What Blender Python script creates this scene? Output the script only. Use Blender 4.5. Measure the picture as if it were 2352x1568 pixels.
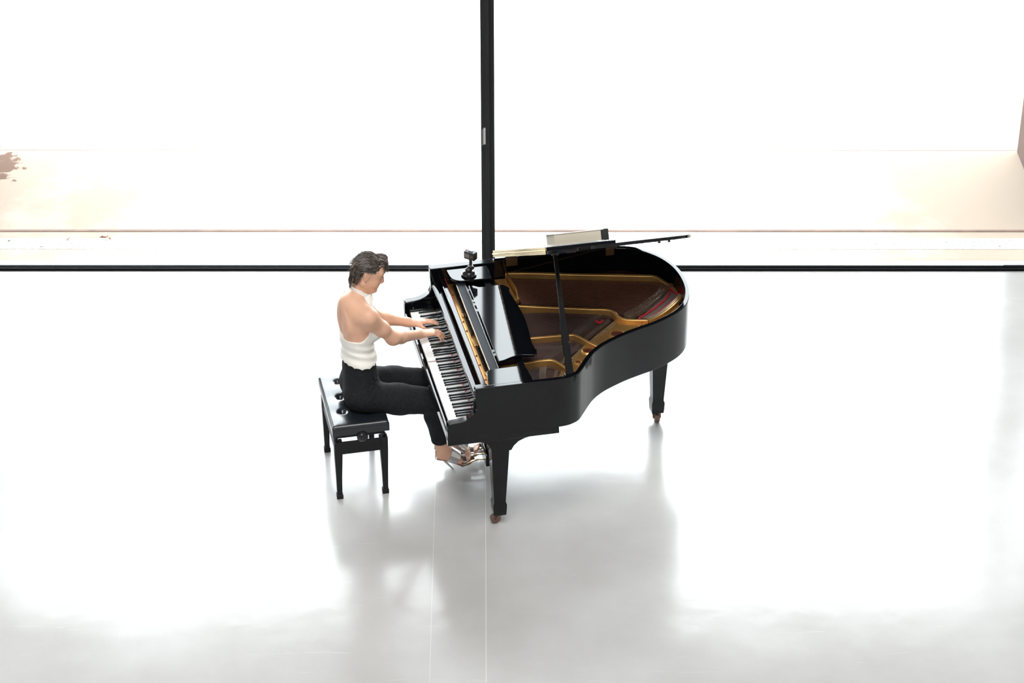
import bpy, bmesh, math, random
import numpy as np
from mathutils import Vector, Matrix, Euler, noise
from math import sin, cos, pi, radians, atan2, sqrt
random.seed(7); np.random.seed(7)
for o in list(bpy.data.objects): bpy.data.objects.remove(o)
SC = bpy.context.scene; COL = SC.collection

# ------------------------------------------------------------------ camera
FPX, PITCH, CAMH, YAW = 5510.0, .5506, 8.1362, .0108
cam_d = bpy.data.cameras.new('camera'); cam = bpy.data.objects.new('camera', cam_d); COL.objects.link(cam)
cam_d.sensor_width = 36; cam_d.lens = FPX/2352*36; cam_d.clip_end = 200
cam.location = (0, 0, CAMH); cam.rotation_euler = (pi/2-PITCH, 0, -YAW)
SC.camera = cam
# ------------------------------------------------------------------ sky, light, exposure
SC.view_settings.view_transform = 'Standard'; SC.view_settings.look = 'None'
SC.view_settings.gamma = 1; SC.view_settings.use_curve_mapping = False
SC.view_settings.exposure = 0.0
SKY = 12.0
wd = bpy.data.worlds.new('sky'); SC.world = wd; wd.use_nodes = True
bg = wd.node_tree.nodes['Background']; bg.inputs[0].default_value = (.90, .96, 1, 1); bg.inputs[1].default_value = SKY
def area(name, loc, rot, sx, sy, power, col=(1, 1, 1)):
    d = bpy.data.lights.new(name, 'AREA'); d.shape = 'RECTANGLE'; d.size = sx; d.size_y = sy; d.energy = power; d.color = col
    o = bpy.data.objects.new(name, d); COL.objects.link(o); o.location = loc; o.rotation_euler = rot; return o
area('ceiling_fill', (0, 8.0, 9.3), (0, 0, 0), 4.6, 5, 590)  # added soft overhead fill light for the interior, not an actual skylight
area('camera_side_fill', (0, -2.7, 7.2), (radians(62), 0, 0), 5, 3, 520)  # added fill light behind the camera, brightens the sides facing it

# ------------------------------------------------------------------ materials
def nodes(m): return m.node_tree.nodes, m.node_tree.links
def mat(name, col, rough=.5, metal=0., coat=0., ior=1.5, noise_s=0, noise_a=0., bump=0., bscale=200., sheen=0., sss=0., spec=None):
    m = bpy.data.materials.new(name); m.use_nodes = True; N, Lk = nodes(m); b = N['Principled BSDF']
    b.inputs['Base Color'].default_value = (*col, 1); b.inputs['Roughness'].default_value = rough
    b.inputs['Metallic'].default_value = metal; b.inputs['IOR'].default_value = ior
    b.inputs['Coat Weight'].default_value = coat; b.inputs['Coat Roughness'].default_value = .04
    if spec is not None: b.inputs['Specular IOR Level'].default_value = spec
    if sheen: b.inputs['Sheen Weight'].default_value = sheen
    if sss:
        b.inputs['Subsurface Weight'].default_value = sss; b.inputs['Subsurface Radius'].default_value = (1, .35, .2)
        b.inputs['Subsurface Scale'].default_value = .01
    tc = N.new('ShaderNodeTexCoord')
    if noise_s:
        n = N.new('ShaderNodeTexNoise'); n.inputs['Scale'].default_value = noise_s; n.inputs['Detail'].default_value = 5
        Lk.new(tc.outputs['Object'], n.inputs['Vector'])
        r = N.new('ShaderNodeValToRGB'); r.color_ramp.elements[0].position = .3; r.color_ramp.elements[1].position = .7
        r.color_ramp.elements[0].color = (*[max(0, c*(1-noise_a)) for c in col], 1)
        r.color_ramp.elements[1].color = (*[min(1, c*(1+noise_a)) for c in col], 1)
        Lk.new(n.outputs['Fac'], r.inputs['Fac']); Lk.new(r.outputs['Color'], b.inputs['Base Color'])
    if bump:
        n2 = N.new('ShaderNodeTexNoise'); n2.inputs['Scale'].default_value = bscale; n2.inputs['Detail'].default_value = 3
        Lk.new(tc.outputs['Object'], n2.inputs['Vector'])
        bp = N.new('ShaderNodeBump'); bp.inputs['Strength'].default_value = bump; bp.inputs['Distance'].default_value = .002
        Lk.new(n2.outputs['Fac'], bp.inputs['Height']); Lk.new(bp.outputs['Normal'], b.inputs['Normal'])
    return m
M = {}
M['lacquer'] = mat('black_lacquer', (.003, .0035, .005), .06, ior=1.43)
M['lacquer_soft'] = mat('black_satin', (.016, .020, .025), .45, spec=.07)
M['gold'] = mat('gold_bronze_plate', (.66, .37, .12), .36, metal=.7, noise_s=6, noise_a=.14)
M['brass'] = mat('polished_brass', (.86, .66, .33), .2, metal=1)
M['brass_old'] = mat('tarnished_brass', (.20, .115, .05), .4, metal=.7)
M['copper'] = mat('copper_wound_string', (.20, .085, .05), .5, metal=.35)
M['pedal'] = mat('worn_brass_pedal', (.42, .30, .20), .22, metal=.9)
M['steel'] = mat('steel', (.62, .62, .60), .28, metal=1)
M['pinsteel'] = mat('blued_steel_pin', (.05, .05, .055), .3, metal=.8)
M['board'] = mat('soundboard_wood', (.085, .038, .027), .75, spec=.1, noise_s=9, noise_a=.25)
M['wood'] = mat('bridge_wood', (.20, .15, .10), .5, noise_s=20, noise_a=.25)
M['greypin'] = mat('bridge_pin_metal', (.38, .38, .34), .35, metal=.6)
M['red'] = mat('red_felt', (.50, .02, .03), .95, noise_s=60, noise_a=.2)
M['ivory'] = mat('white_key', (.93, .93, .91), .15)
M['keywood'] = mat('key_side_wood', (.52, .27, .16), .6)
M['ebony'] = mat('black_key', (.012, .012, .013), .22)
M['vinyl'] = mat('black_vinyl', (.012, .015, .019), .20, ior=1.6, bump=.12, bscale=60)
M['blackpaint'] = mat('black_paint', (.006, .006, .007), .45, spec=.3)
M['plastic'] = mat('black_plastic', (.02, .02, .021), .42)
M['plastic_gl'] = mat('glossy_black_plastic', (.012, .012, .014), .1)
M['screen'] = mat('camera_screen', (.16, .15, .13), .2)
M['skin'] = mat('skin', (.78, .45, .30), .48, noise_s=7, noise_a=.05, sss=.12)
M['lip'] = mat('lips', (.48, .16, .13), .4)
M['hair'] = mat('brown_hair', (.060, .046, .038), .45, noise_s=35, noise_a=.45)
M['hair2'] = mat('grey_highlight_hair', (.26, .21, .18), .45, noise_s=35, noise_a=.3)
M['hair_cap'] = mat('dark_brown_hair_roots', (.045, .034, .028), .9, noise_s=60, noise_a=.5, spec=.08)
M['dark'] = mat('dark_lash', (.02, .012, .01), .6)
M['top'] = mat('ivory_stretch_fabric', (.92, .89, .82), .75, bump=.3, bscale=45, sheen=.2)
M['lace'] = mat('ivory_lace', (.93, .90, .82), .8, bump=1.0, bscale=160)
M['pants'] = mat('black_knit_fabric', (.011, .0125, .0145), .85, spec=.25, bump=.5, bscale=260, noise_s=240, noise_a=.8)
M['silver'] = mat('silver_leather', (.72, .70, .68), .26, metal=.9)
M['sole'] = mat('tan_sole', (.30, .19, .11), .5)
M['caster'] = mat('caster_bronze', (.20, .13, .10), .35, metal=.6)
M['track'] = mat('dark_track_aluminium', (.0018, .0022, .0025), .8, spec=.02)
M['frame'] = mat('anthracite_aluminium', (.030, .030, .031), .55, spec=.15)
M['alu'] = mat('light_aluminium', (.11, .115, .12), .5)
M['paper'] = mat('cream_page_edges', (.66, .60, .47), .8, noise_s=3, noise_a=.04)
M['bookblack'] = mat('black_book_cloth', (.012, .012, .012), .6)
M['whitewall'] = mat('white_plaster', (.62, .62, .62), .9, noise_s=2, noise_a=.03)
M['rust'] = mat('corten_steel', (.060, .031, .022), .75, noise_s=4, noise_a=.35, bump=.2, bscale=40)
M['leaf'] = mat('dry_leaf', (.20, .09, .04), .8, noise_s=50, noise_a=.4)
M['concrete_sill'] = mat('sill_metal', (.150, .155, .17), .5, noise_s=3, noise_a=.05)

def floor_material():
    m = bpy.data.materials.new('polished_concrete'); m.use_nodes = True; N, Lk = nodes(m); b = N['Principled BSDF']
    tc = N.new('ShaderNodeTexCoord')
    n1 = N.new('ShaderNodeTexNoise'); n1.inputs['Scale'].default_value = .8; n1.inputs['Detail'].default_value = 8; n1.inputs['Roughness'].default_value = .6
    Lk.new(tc.outputs['Object'], n1.inputs['Vector'])
    r = N.new('ShaderNodeValToRGB'); e = r.color_ramp.elements
    e[0].position = .32; e[0].color = (.435, .42, .40, 1); e[1].position = .68; e[1].color = (.54, .535, .52, 1)
    Lk.new(n1.outputs['Fac'], r.inputs['Fac'])
    # fine scratches: stretched noise in a few directions
    last = r.outputs['Color']
    for k, (ang, th) in enumerate(((.5, .745), (2.1, .75), (1.2, .755))):
        mp = N.new('ShaderNodeMapping'); mp.inputs['Rotation'].default_value = (0, 0, ang); mp.inputs['Scale'].default_value = (.8, 14, 1); mp.inputs['Location'].default_value = (k*3.1, k*7, 0)
        Lk.new(tc.outputs['Object'], mp.inputs['Vector'])
        w = N.new('ShaderNodeTexNoise'); w.inputs['Scale'].default_value = 2.2; w.inputs['Detail'].default_value = 2; w.inputs['Distortion'].default_value = 1.6
        Lk.new(mp.outputs['Vector'], w.inputs['Vector'])
        rr = N.new('ShaderNodeValToRGB'); rr.color_ramp.elements[0].position = th-.03; rr.color_ramp.elements[1].position = th+.01
        rr.color_ramp.elements[0].color = (0, 0, 0, 1); rr.color_ramp.elements[1].color = (.16, .16, .16, 1)
        Lk.new(w.outputs['Fac'], rr.inputs['Fac'])
        mx = N.new('ShaderNodeMixRGB'); mx.inputs['Color2'].default_value = (.74, .74, .73, 1)
        Lk.new(rr.outputs['Color'], mx.inputs['Fac']); Lk.new(last, mx.inputs['Color1']); last = mx.outputs['Color']
    # two saw-cut joints running towards the glass
    sx = N.new('ShaderNodeSeparateXYZ'); Lk.new(tc.outputs['Object'], sx.inputs[0])
    for xj, wj, f in ((-.030, .0022, .6), (-.328, .0025, .25)):
        a = N.new('ShaderNodeMath'); a.operation = 'SUBTRACT'; a.inputs[1].default_value = xj; Lk.new(sx.outputs['X'], a.inputs[0])
        c = N.new('ShaderNodeMath'); c.operation = 'ABSOLUTE'; Lk.new(a.outputs[0], c.inputs[0])
        d = N.new('ShaderNodeMath'); d.operation = 'LESS_THAN'; d.inputs[1].default_value = wj; Lk.new(c.outputs[0], d.inputs[0])
        g = N.new('ShaderNodeMath'); g.operation = 'MULTIPLY'; g.inputs[1].default_value = f; Lk.new(d.outputs[0], g.inputs[0])
        mx = N.new('ShaderNodeMixRGB'); mx.inputs['Color2'].default_value = (.80, .76, .68, 1)
        Lk.new(g.outputs[0], mx.inputs['Fac']); Lk.new(last, mx.inputs['Color1']); last = mx.outputs['Color']
    Lk.new(last, b.inputs['Base Color'])
    b.inputs['IOR'].default_value = 1.5
    n2 = N.new('ShaderNodeTexNoise'); n2.inputs['Scale'].default_value = 1.6; n2.inputs['Detail'].default_value = 6
    Lk.new(tc.outputs['Object'], n2.inputs['Vector'])
    mr = N.new('ShaderNodeMapRange'); mr.inputs['To Min'].default_value = .13; mr.inputs['To Max'].default_value = .24
    Lk.new(n2.outputs['Fac'], mr.inputs['Value']); Lk.new(mr.outputs[0], b.inputs['Roughness'])
    n3 = N.new('ShaderNodeTexNoise'); n3.inputs['Scale'].default_value = 3; n3.inputs['Detail'].default_value = 3
    Lk.new(tc.outputs['Object'], n3.inputs['Vector'])
    bp = N.new('ShaderNodeBump'); bp.inputs['Strength'].default_value = .25; bp.inputs['Distance'].default_value = .01
    Lk.new(n3.outputs['Fac'], bp.inputs['Height']); Lk.new(bp.outputs['Normal'], b.inputs['Normal'])
    return m
M['floor'] = floor_material()

def terrace_material():
    m = bpy.data.materials.new('rust_stained_terrace'); m.use_nodes = True; N, Lk = nodes(m); b = N['Principled BSDF']
    b.inputs['Roughness'].default_value = .9
    tc = N.new('ShaderNodeTexCoord'); sx = N.new('ShaderNodeSeparateXYZ'); Lk.new(tc.outputs['Object'], sx.inputs[0])
    n = N.new('ShaderNodeTexNoise'); n.inputs['Scale'].default_value = 1.1; n.inputs['Detail'].default_value = 7; n.inputs['Roughness'].default_value = .65
    Lk.new(tc.outputs['Object'], n.inputs['Vector'])
    # rust wash from the two steel walls, their ambient shade painted in with it
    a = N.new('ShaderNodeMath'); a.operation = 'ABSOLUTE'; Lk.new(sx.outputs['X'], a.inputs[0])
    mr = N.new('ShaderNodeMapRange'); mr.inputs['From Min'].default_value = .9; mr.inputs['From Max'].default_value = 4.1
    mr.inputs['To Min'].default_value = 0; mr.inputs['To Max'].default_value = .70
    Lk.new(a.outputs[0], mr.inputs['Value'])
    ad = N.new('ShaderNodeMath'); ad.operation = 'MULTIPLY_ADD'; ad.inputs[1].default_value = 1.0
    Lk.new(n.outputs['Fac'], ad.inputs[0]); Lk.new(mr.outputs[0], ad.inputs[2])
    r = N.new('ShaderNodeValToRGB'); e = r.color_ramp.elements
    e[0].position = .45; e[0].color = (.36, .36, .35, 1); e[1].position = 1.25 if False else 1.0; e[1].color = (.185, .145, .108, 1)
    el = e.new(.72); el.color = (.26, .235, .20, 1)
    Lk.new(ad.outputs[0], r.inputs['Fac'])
    last = r.outputs['Color']
    # rust puddle stain near the left wall
    vs = N.new('ShaderNodeVectorMath'); vs.operation = 'SUBTRACT'; vs.inputs[1].default_value = (-3.66, 15.69, 0); Lk.new(tc.outputs['Object'], vs.inputs[0])
    ml = N.new('ShaderNodeVectorMath'); ml.operation = 'MULTIPLY'; ml.inputs[1].default_value = (1, .8, 1); Lk.new(vs.outputs[0], ml.inputs[0])
    ln = N.new('ShaderNodeVectorMath'); ln.operation = 'LENGTH'; Lk.new(ml.outputs[0], ln.inputs[0])
    n4 = N.new('ShaderNodeTexNoise'); n4.inputs['Scale'].default_value = 11; n4.inputs['Detail'].default_value = 4; Lk.new(tc.outputs['Object'], n4.inputs['Vector'])
    s1 = N.new('ShaderNodeMath'); s1.operation = 'MULTIPLY_ADD'; s1.inputs[1].default_value = -.62; Lk.new(n4.outputs['Fac'], s1.inputs[0]); Lk.new(ln.outputs['Value'], s1.inputs[2])
    lt = N.new('ShaderNodeMapRange'); lt.inputs['From Min'].default_value = -.12; lt.inputs['From Max'].default_value = -.16; Lk.new(s1.outputs[0], lt.inputs['Value'])
    mx = N.new('ShaderNodeMixRGB'); mx.inputs['Color2'].default_value = (.060, .026, .010, 1)
    Lk.new(lt.outputs[0], mx.inputs['Fac']); Lk.new(last, mx.inputs['Color1']); last = mx.outputs['Color']
    Lk.new(last, b.inputs['Base Color'])
    return m
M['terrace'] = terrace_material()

def glass_material():
    m = bpy.data.materials.new('clear_glass'); m.use_nodes = True; N, Lk = nodes(m)
    for n in list(N):
        if n.type != 'OUTPUT_MATERIAL': N.remove(n)
    out = [n for n in N if n.type == 'OUTPUT_MATERIAL'][0]
    t = N.new('ShaderNodeBsdfTransparent'); t.inputs[0].default_value = (.985, .99, .988, 1)
    g = N.new('ShaderNodeBsdfGlossy'); g.inputs['Roughness'].default_value = .0
    f = N.new('ShaderNodeFresnel'); f.inputs['IOR'].default_value = 1.35
    mx = N.new('ShaderNodeMixShader'); Lk.new(f.outputs[0], mx.inputs[0]); Lk.new(t.outputs[0], mx.inputs[1]); Lk.new(g.outputs[0], mx.inputs[2])
    Lk.new(mx.outputs[0], out.inputs['Surface']); return m
M['glass'] = glass_material()

# ------------------------------------------------------------------ mesh helpers
class MB:
    def __init__(s): s.v = []; s.f = []; s.mi = []
    def add(s, vs, fs, mi=0):
        o = len(s.v); s.v += [tuple(map(float, p)) for p in vs]; s.f += [tuple(i+o for i in f) for f in fs]; s.mi += [mi]*len(fs); return s
    def box(s, x0, x1, y0, y1, z0, z1, mi=0):
        vs = [(x, y, z) for z in (z0, z1) for y in (y0, y1) for x in (x0, x1)]
        return s.add(vs, [(0, 2, 3, 1), (4, 5, 7, 6), (0, 1, 5, 4), (2, 6, 7, 3), (0, 4, 6, 2), (1, 3, 7, 5)], mi)
    def prism(s, poly, a0, a1, axis='z', mi=0):
        n = len(poly); area_ = sum(poly[i][0]*poly[(i+1) % n][1]-poly[(i+1) % n][0]*poly[i][1] for i in range(n))
        if area_ < 0: poly = poly[::-1]
        def P(p, a): return {'z': (p[0], p[1], a), 'y': (p[0], a, p[1]), 'x': (a, p[0], p[1])}[axis]
        vs = [P(p, a0) for p in poly]+[P(p, a1) for p in poly]
        fs = [tuple(range(n))[::-1], tuple(range(n, 2*n))]+[(i, (i+1) % n, n+(i+1) % n, n+i) for i in range(n)]
        if axis == 'y': fs = [f[::-1] for f in fs]
        return s.add(vs, fs, mi)
    def rings(s, rs, closed=True, cap=True, mi=0):
        n = len(rs[0]); vs = [p for r in rs for p in r]; fs = []
        for k in range(len(rs)-1):
            for i in range(n if closed else n-1):
                j = (i+1) % n; fs.append((k*n+i, k*n+j, (k+1)*n+j, (k+1)*n+i))
        if cap: fs += [tuple(range(n))[::-1], tuple(range((len(rs)-1)*n, len(rs)*n))]
        return s.add(vs, fs, mi)
    def tube(s, pts, r, n=8, mi=0, cap=True, flat=1.0, up=None):
        pts = [Vector(p) for p in pts]; R = r if isinstance(r, (list, tuple)) else [r]*len(pts); rs = []; prev = None
        for i, p in enumerate(pts):
            t = (pts[min(i+1, len(pts)-1)]-pts[max(i-1, 0)]).normalized()
            if prev is None:
                a = Vector(up) if up else (Vector((0, 0, 1)) if abs(t.z) < .9 else Vector((1, 0, 0)))
            else: a = prev
            a = (a-t*a.dot(t)).normalized(); b = t.cross(a); prev = a
            rs.append([p+a*(cos(2*pi*k/n)*R[i]*flat)+b*(sin(2*pi*k/n)*R[i]) for k in range(n)])
        return s.rings(rs, cap=cap, mi=mi)
    def lathe(s, prof, c=(0, 0, 0), n=24, mi=0, axis=(0, 0, 1)):
        ax = Vector(axis).normalized(); a = ax.orthogonal().normalized(); b = ax.cross(a); c = Vector(c)
        rs = [[c+ax*h+(a*cos(2*pi*k/n)+b*sin(2*pi*k/n))*max(r, 1e-5) for k in range(n)] for r, h in prof]
        return s.rings(rs, cap=True, mi=mi)
    def rect(s, pts, w, h0, h1, mi=0):
        """wall of width w along a 2D path between heights h0,h1 (scalars or lists)"""
        n = len(pts); H0 = h0 if isinstance(h0, list) else [h0]*n; H1 = h1 if isinstance(h1, list) else [h1]*n; rs = []
        for i in range(n):
            a = Vector(pts[max(i-1, 0)]); b = Vector(pts[min(i+1, n-1)]); t = (b-a).normalized(); nn = Vector((-t.y, t.x))*w/2; p = Vector(pts[i])
            rs.append([(p.x+nn.x, p.y+nn.y, H0[i]), (p.x-nn.x, p.y-nn.y, H0[i]), (p.x-nn.x, p.y-nn.y, H1[i]), (p.x+nn.x, p.y+nn.y, H1[i])])
        return s.rings(rs, mi=mi)
def mesh_obj(name, vs, fs, mats, parent=None, off=(0, 0, 0), mi=None, smooth=35, bevel=0, seg=2):
    me = bpy.data.meshes.new(name); off = Vector(off)
    me.from_pydata([Vector(v)-off for v in vs], [], fs)
    for m in mats: me.materials.append(m)
    if mi is not None and len(mats) > 1: me.polygons.foreach_set('material_index', mi)
    bm = bmesh.new(); bm.from_mesh(me); bmesh.ops.recalc_face_normals(bm, faces=bm.faces); bm.to_mesh(me); bm.free()
    if smooth:
        me.polygons.foreach_set('use_smooth', [True]*len(me.polygons))
        me.set_sharp_from_angle(angle=radians(smooth))
    me.update()
    o = bpy.data.objects.new(name, me); COL.objects.link(o)
    if parent: o.parent = parent
    if bevel:
        b = o.modifiers.new('bevel', 'BEVEL'); b.width = bevel; b.segments = seg; b.limit_method = 'ANGLE'; b.angle_limit = radians(40); b.harden_normals = False
    return o
def build(mb, name, mats, parent=None, off=(0, 0, 0), **k):
    if not isinstance(mats, (list, tuple)): mats = [mats]
    return mesh_obj(name, mb.v, mb.f, mats, parent, off, mb.mi, **k)
def tag(o, label=None, cat=None, group=None, kind=None):
    if label: o['label'] = label
    if cat: o['category'] = cat
    if group: o['group'] = group
    if kind: o['kind'] = kind
    return o
def empty(name, loc, rz=0, **k):
    o = bpy.data.objects.new(name, None); COL.objects.link(o); o.location = loc; o.rotation_euler = (0, 0, rz); o.empty_display_size = .1
    return tag(o, **k)
def struct(mb, name, m, label, parent=None, **k):
    o = build(mb, name, m, parent, **k); tag(o, label, kind='structure'); return o
# the piano stands turned on the floor: everything around it is laid out in its own u (length), v (across) axes
PX, PY, PHI = -.2334, 11.1027, .2033
def lw(u, v, z=0): return Vector((PX+u*cos(PHI)-v*sin(PHI), PY+u*sin(PHI)+v*cos(PHI), z))
def thing(name, loc, **k): return empty(name, lw(*loc), PHI, **k), loc   # root + its offset in piano axes
def smoothpath(pts, n=8):
    P = [Vector(p) for p in pts]; out = []
    for i in range(len(P)-1):
        p0, p1, p2, p3 = P[max(i-1, 0)], P[i], P[i+1], P[min(i+2, len(P)-1)]
        for k in range(n):
            t = k/n; out.append(.5*((2*p1)+(p2-p0)*t+(2*p0-5*p1+4*p2-p3)*t*t+(3*p1-p0-3*p2+p3)*t**3))
    out.append(P[-1]); return out

# ------------------------------------------------------------------ room
GY = 14.17
floor = struct(MB().box(-8, 8, -3, GY+.06, -.2, 0), 'floor', M['floor'], 'polished pale grey concrete floor', smooth=0)
w = MB(); OPH = 3.1; OX = 4.02
w.box(-8, -OX, GY, GY+.25, 0, 9.6).box(OX, 8, GY, GY+.25, 0, 9.6).box(-OX, OX, GY, GY+.25, OPH, 9.6)
struct(w, 'wall_back', M['whitewall'], 'wall around the tall glass doors', smooth=0)
struct(MB().box(-8.2, -8, -3, GY+.25, 0, 9.6), 'wall_left', M['whitewall'], 'left side wall', smooth=0)
struct(MB().box(8, 8.2, -3, GY+.25, 0, 9.6), 'wall_right', M['whitewall'], 'right side wall', smooth=0)
struct(MB().box(-8.2, 8.2, -3.2, -3, 0, 9.6), 'wall_front', M['whitewall'], 'wall behind the viewer', smooth=0)
struct(MB().box(-8.2, 8.2, -3.2, GY+.25, 9.6, 9.8), 'ceiling', M['whitewall'], 'ceiling', smooth=0)
# track of the sliding doors
struct(MB().box(-OX, OX, GY, GY+.024, -.02, .010), 'trim_1', M['track'], 'front dark rail of the door track', bevel=.002)
struct(MB().box(-OX, OX, GY+.024, GY+.033, -.02, .006), 'trim_2', M['alu'], 'light aluminium channel between the two dark track rails')
struct(MB().box(-OX, OX, GY+.033, GY+.062, -.02, .012), 'trim_3', M['track'], 'rear dark rail of the door track', bevel=.002)
struct(MB().box(-OX, OX, GY+.062, 14.305, -.03, .004), 'trim_4', M['concrete_sill'], 'pale grey metal sill outside the door track')
# two sliding glass leaves meeting in the dark post
def leaf(name, x0, x1, y, stile_left, lab):
    r = empty(name, ((x0+x1)/2, y, .012), kind='structure'); r['label'] = lab; off = ((x0+x1)/2, y, .012)
    m = MB(); t = .05
    s0 = (x1-t, x1) if stile_left else (x0, x0+t); s1 = (x0, x0+t) if stile_left else (x1-t, x1)
    for a, b in (s0, s1):
        m.box(a, b, y-.022, y+.022, .012, OPH)
        m.box(a+.012, a+.017, y-.028, y-.022, .012, OPH).box(b-.02, b-.012, y-.030, y-.022, .012, OPH)
    m.box(x0, x1, y-.022, y+.022, OPH-.05, OPH)
    build(m, 'window_frame', M['frame'], r, off, bevel=.0015)
    build(MB().box(x0+t, x1-t, y-.004, y+.004, .006, OPH-.05), 'window_pane', M['glass'], r, off, smooth=0)
    return r, off
L1, o1 = leaf('window_1', -OX, -.010, GY+.022, True, 'left sliding glass door leaf with dark frame and a pull plate')
L2, o2 = leaf('window_2', -.022, OX, GY+.074, False, 'right sliding glass door leaf with dark frame')
h = build(MB().box(-.045, -.030, GY-.006, GY+.002, .965, 1.085).box(-.051, -.045, GY-.003, GY+.002, .955, 1.075), 'pull_plate', mat('satin_nickel', (.55, .54, .51), .4, metal=.3), L1, o1, bevel=.001)
h['label'] = 'pale metal pull plate'
# ------------------------------------------------------------------ terrace outside
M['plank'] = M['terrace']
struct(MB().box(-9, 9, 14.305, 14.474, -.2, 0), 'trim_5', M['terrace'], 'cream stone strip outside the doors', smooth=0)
# perforated drain cover
gr = MB(); gy0, gy1 = 14.474, 14.622
gr.box(-9, 9, gy0, gy0+.008, -.02, .003).box(-9, 9, gy1-.008, gy1, -.02, .003)
N_ = 5; pitch = (gy1-gy0-.016)/N_
for i in range(N_):
    gr.box(-4.2, 4.2, gy0+.008+i*pitch+.019, gy0+.008+(i+1)*pitch, -.01, .002)
x = -4.2
while x < 4.2:
    gr.box(x, x+.018, gy0+.008, gy1-.008, -.012, .0015); x += .045
g = build(gr, 'drain_grate', mat('galvanised_steel', (.66, .66, .65), .5, metal=.1), smooth=0)
tag(g, 'long perforated metal drain grate outside the glass doors', 'drain grate')
struct(MB().box(-9, 9, gy0, gy1, -.2, -.018), 'trim_6', mat('drain_channel', (.75, .75, .74), .8), 'channel under the drain grate', smooth=0)
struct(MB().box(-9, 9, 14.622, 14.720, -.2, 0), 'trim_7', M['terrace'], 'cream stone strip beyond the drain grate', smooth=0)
struct(MB().box(-9, 9, 14.720, 14.746, -.2, .004), 'trim_8', mat('rusty_edging', (.088, .044, .026), .8, noise_s=9, noise_a=.3), 'rusty steel edging line across the terrace', smooth=0)
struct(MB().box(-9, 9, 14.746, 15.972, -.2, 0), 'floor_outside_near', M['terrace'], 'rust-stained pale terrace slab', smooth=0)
struct(MB().box(-9, 9, 15.972, 15.977, -.2, -.004), 'trim_9', mat('joint', (.30, .22, .17), .9), 'thin joint across the terrace', smooth=0)
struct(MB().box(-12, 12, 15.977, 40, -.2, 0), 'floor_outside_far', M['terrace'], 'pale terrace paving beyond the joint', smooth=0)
def corten(x0, x1, nm, lab):
    m = MB().box(x0, x1, 14.75, 15.95, 0, 3.6); o = build(m, nm, M['rust'], smooth=0, bevel=.003); o['kind'] = 'structure'; o['label'] = lab
    return o
corten(3.90, 3.95, 'wall_outside_right', 'rusted steel side wall of the terrace on the right')
corten(-3.95, -3.90, 'wall_outside_left', 'rusted steel side wall of the terrace on the left')
def dry_leaf(x, y, s, rz, lab, grp=None):
    m = MB(); n = 10; out = []
    for k in range(n):
        a = 2*pi*k/n; r = s*(.35+.65*abs(cos(a)))*(1+.25*sin(3*a+rz)); out.append((r*cos(a), r*.45*sin(a), .006+.012*s/.03*sin(2*a+1)**2))
    out2 = [(p[0], p[1], p[2]-.0015) for p in out]
    c = len(out); m.add([(0, 0, .004)]+out, [(0, 1+i, 1+(i+1) % n) for i in range(n)]); m.add([(0, 0, .0025)]+out2, [(0, 1+(i+1) % n, 1+i) for i in range(n)])
    m.tube([(s*.9, 0, .006), (s*1.5, .004, .004)], .001, 5)
    o = build(m, 'dry_leaf', M['leaf']); o.location = (x, y, .004); o.rotation_euler = (0, 0, rz); tag(o, lab, 'leaf', grp)
dry_leaf(-2.70, 14.62, .032, .3, 'largest curled brown dry leaf, on the far edge of the drain grate', 'dry leaves by the drain')
dry_leaf(-2.655, 14.60, .022, 2.3, 'dry leaf touching the large curled one on the drain grate', 'dry leaves by the drain')
dry_leaf(-2.945, 14.60, .016, 1.1, 'small dry leaf on the grate between the largest leaf and the picture\'s left edge', 'dry leaves by the drain')
dry_leaf(-3.11, 14.485, .014, .1, 'small dark dry leaf on the near edge of the drain grate', 'dry leaves by the drain')
dry_leaf(-3.35, 14.572, .014, .7, 'reddish dry leaf on the grate nearest the picture\'s left edge', 'dry leaves by the drain')
dry_leaf(3.52, 14.497, .010, .2, 'tiny dry leaf on the drain grate at the far right', 'dry leaves by the drain')

# the whole facade and terrace stand very slightly askew to the floor joints
PIV = Matrix.Translation((-.006, 14.2, 0)) @ Matrix.Rotation(-.0112, 4, 'Z') @ Matrix.Translation((.0155, -14.2, 0))
bpy.context.view_layer.update()
for o in [o for o in COL.objects if o.parent is None and o.type in ('MESH', 'EMPTY') and o is not floor and o.name not in ('ceiling', 'wall_front', 'wall_left', 'wall_right')]:
    o.matrix_world = PIV @ o.matrix_world

# ================================================================== GRAND PIANO
piano, PO = thing('grand_piano', (.75, .70, 0), label='glossy black grand piano with raised lid, seated pianist at its keyboard', cat='piano')
def pp(mb, name, m, parent=None, **k): return build(mb, name, m, parent or piano, PO, **k)
WID = 1.409
OUT = [(.162, 0), (.30, 0), (.45, 0), (.60, 0), (.673, .004), (.716, .018), (.757, .045), (.796, .10), (.842, .17), (.893, .238), (.960, .298), (1.031, .343), (1.12, .390), (1.211, .428), (1.322, .472),
       (1.441, .54), (1.515, .605), (1.565, .68), (1.602, .78), (1.619, .88), (1.619, 1.0), (1.60, 1.11), (1.557, 1.215), (1.495, 1.30), (1.42, 1.365), (1.34, 1.397), (1.25, WID), (1.1, WID), (.8, WID), (.62, WID), (.55, WID)]
rim = [Vector((p.x, p.y)) for p in smoothpath([(a, b, 0) for a, b in OUT], 5)]
def offset(path, d):
    out = []
    for i, p in enumerate(path):
        t = (path[min(i+1, len(path)-1)]-path[max(i-1, 0)]).normalized(); out.append(p+Vector((-t.y, t.x))*d)
    return out
RT, RB, RI = .993, .675, .028
inner = offset(rim, RI)
m = MB()
rs = [[(a.x, a.y, RB), (b.x, b.y, RB), (b.x, b.y, RT), (a.x, a.y, RT)] for a, b in zip(rim, inner)]
m.rings(rs); pp(m, 'rim', M['lacquer'], bevel=.004, seg=3)
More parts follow.
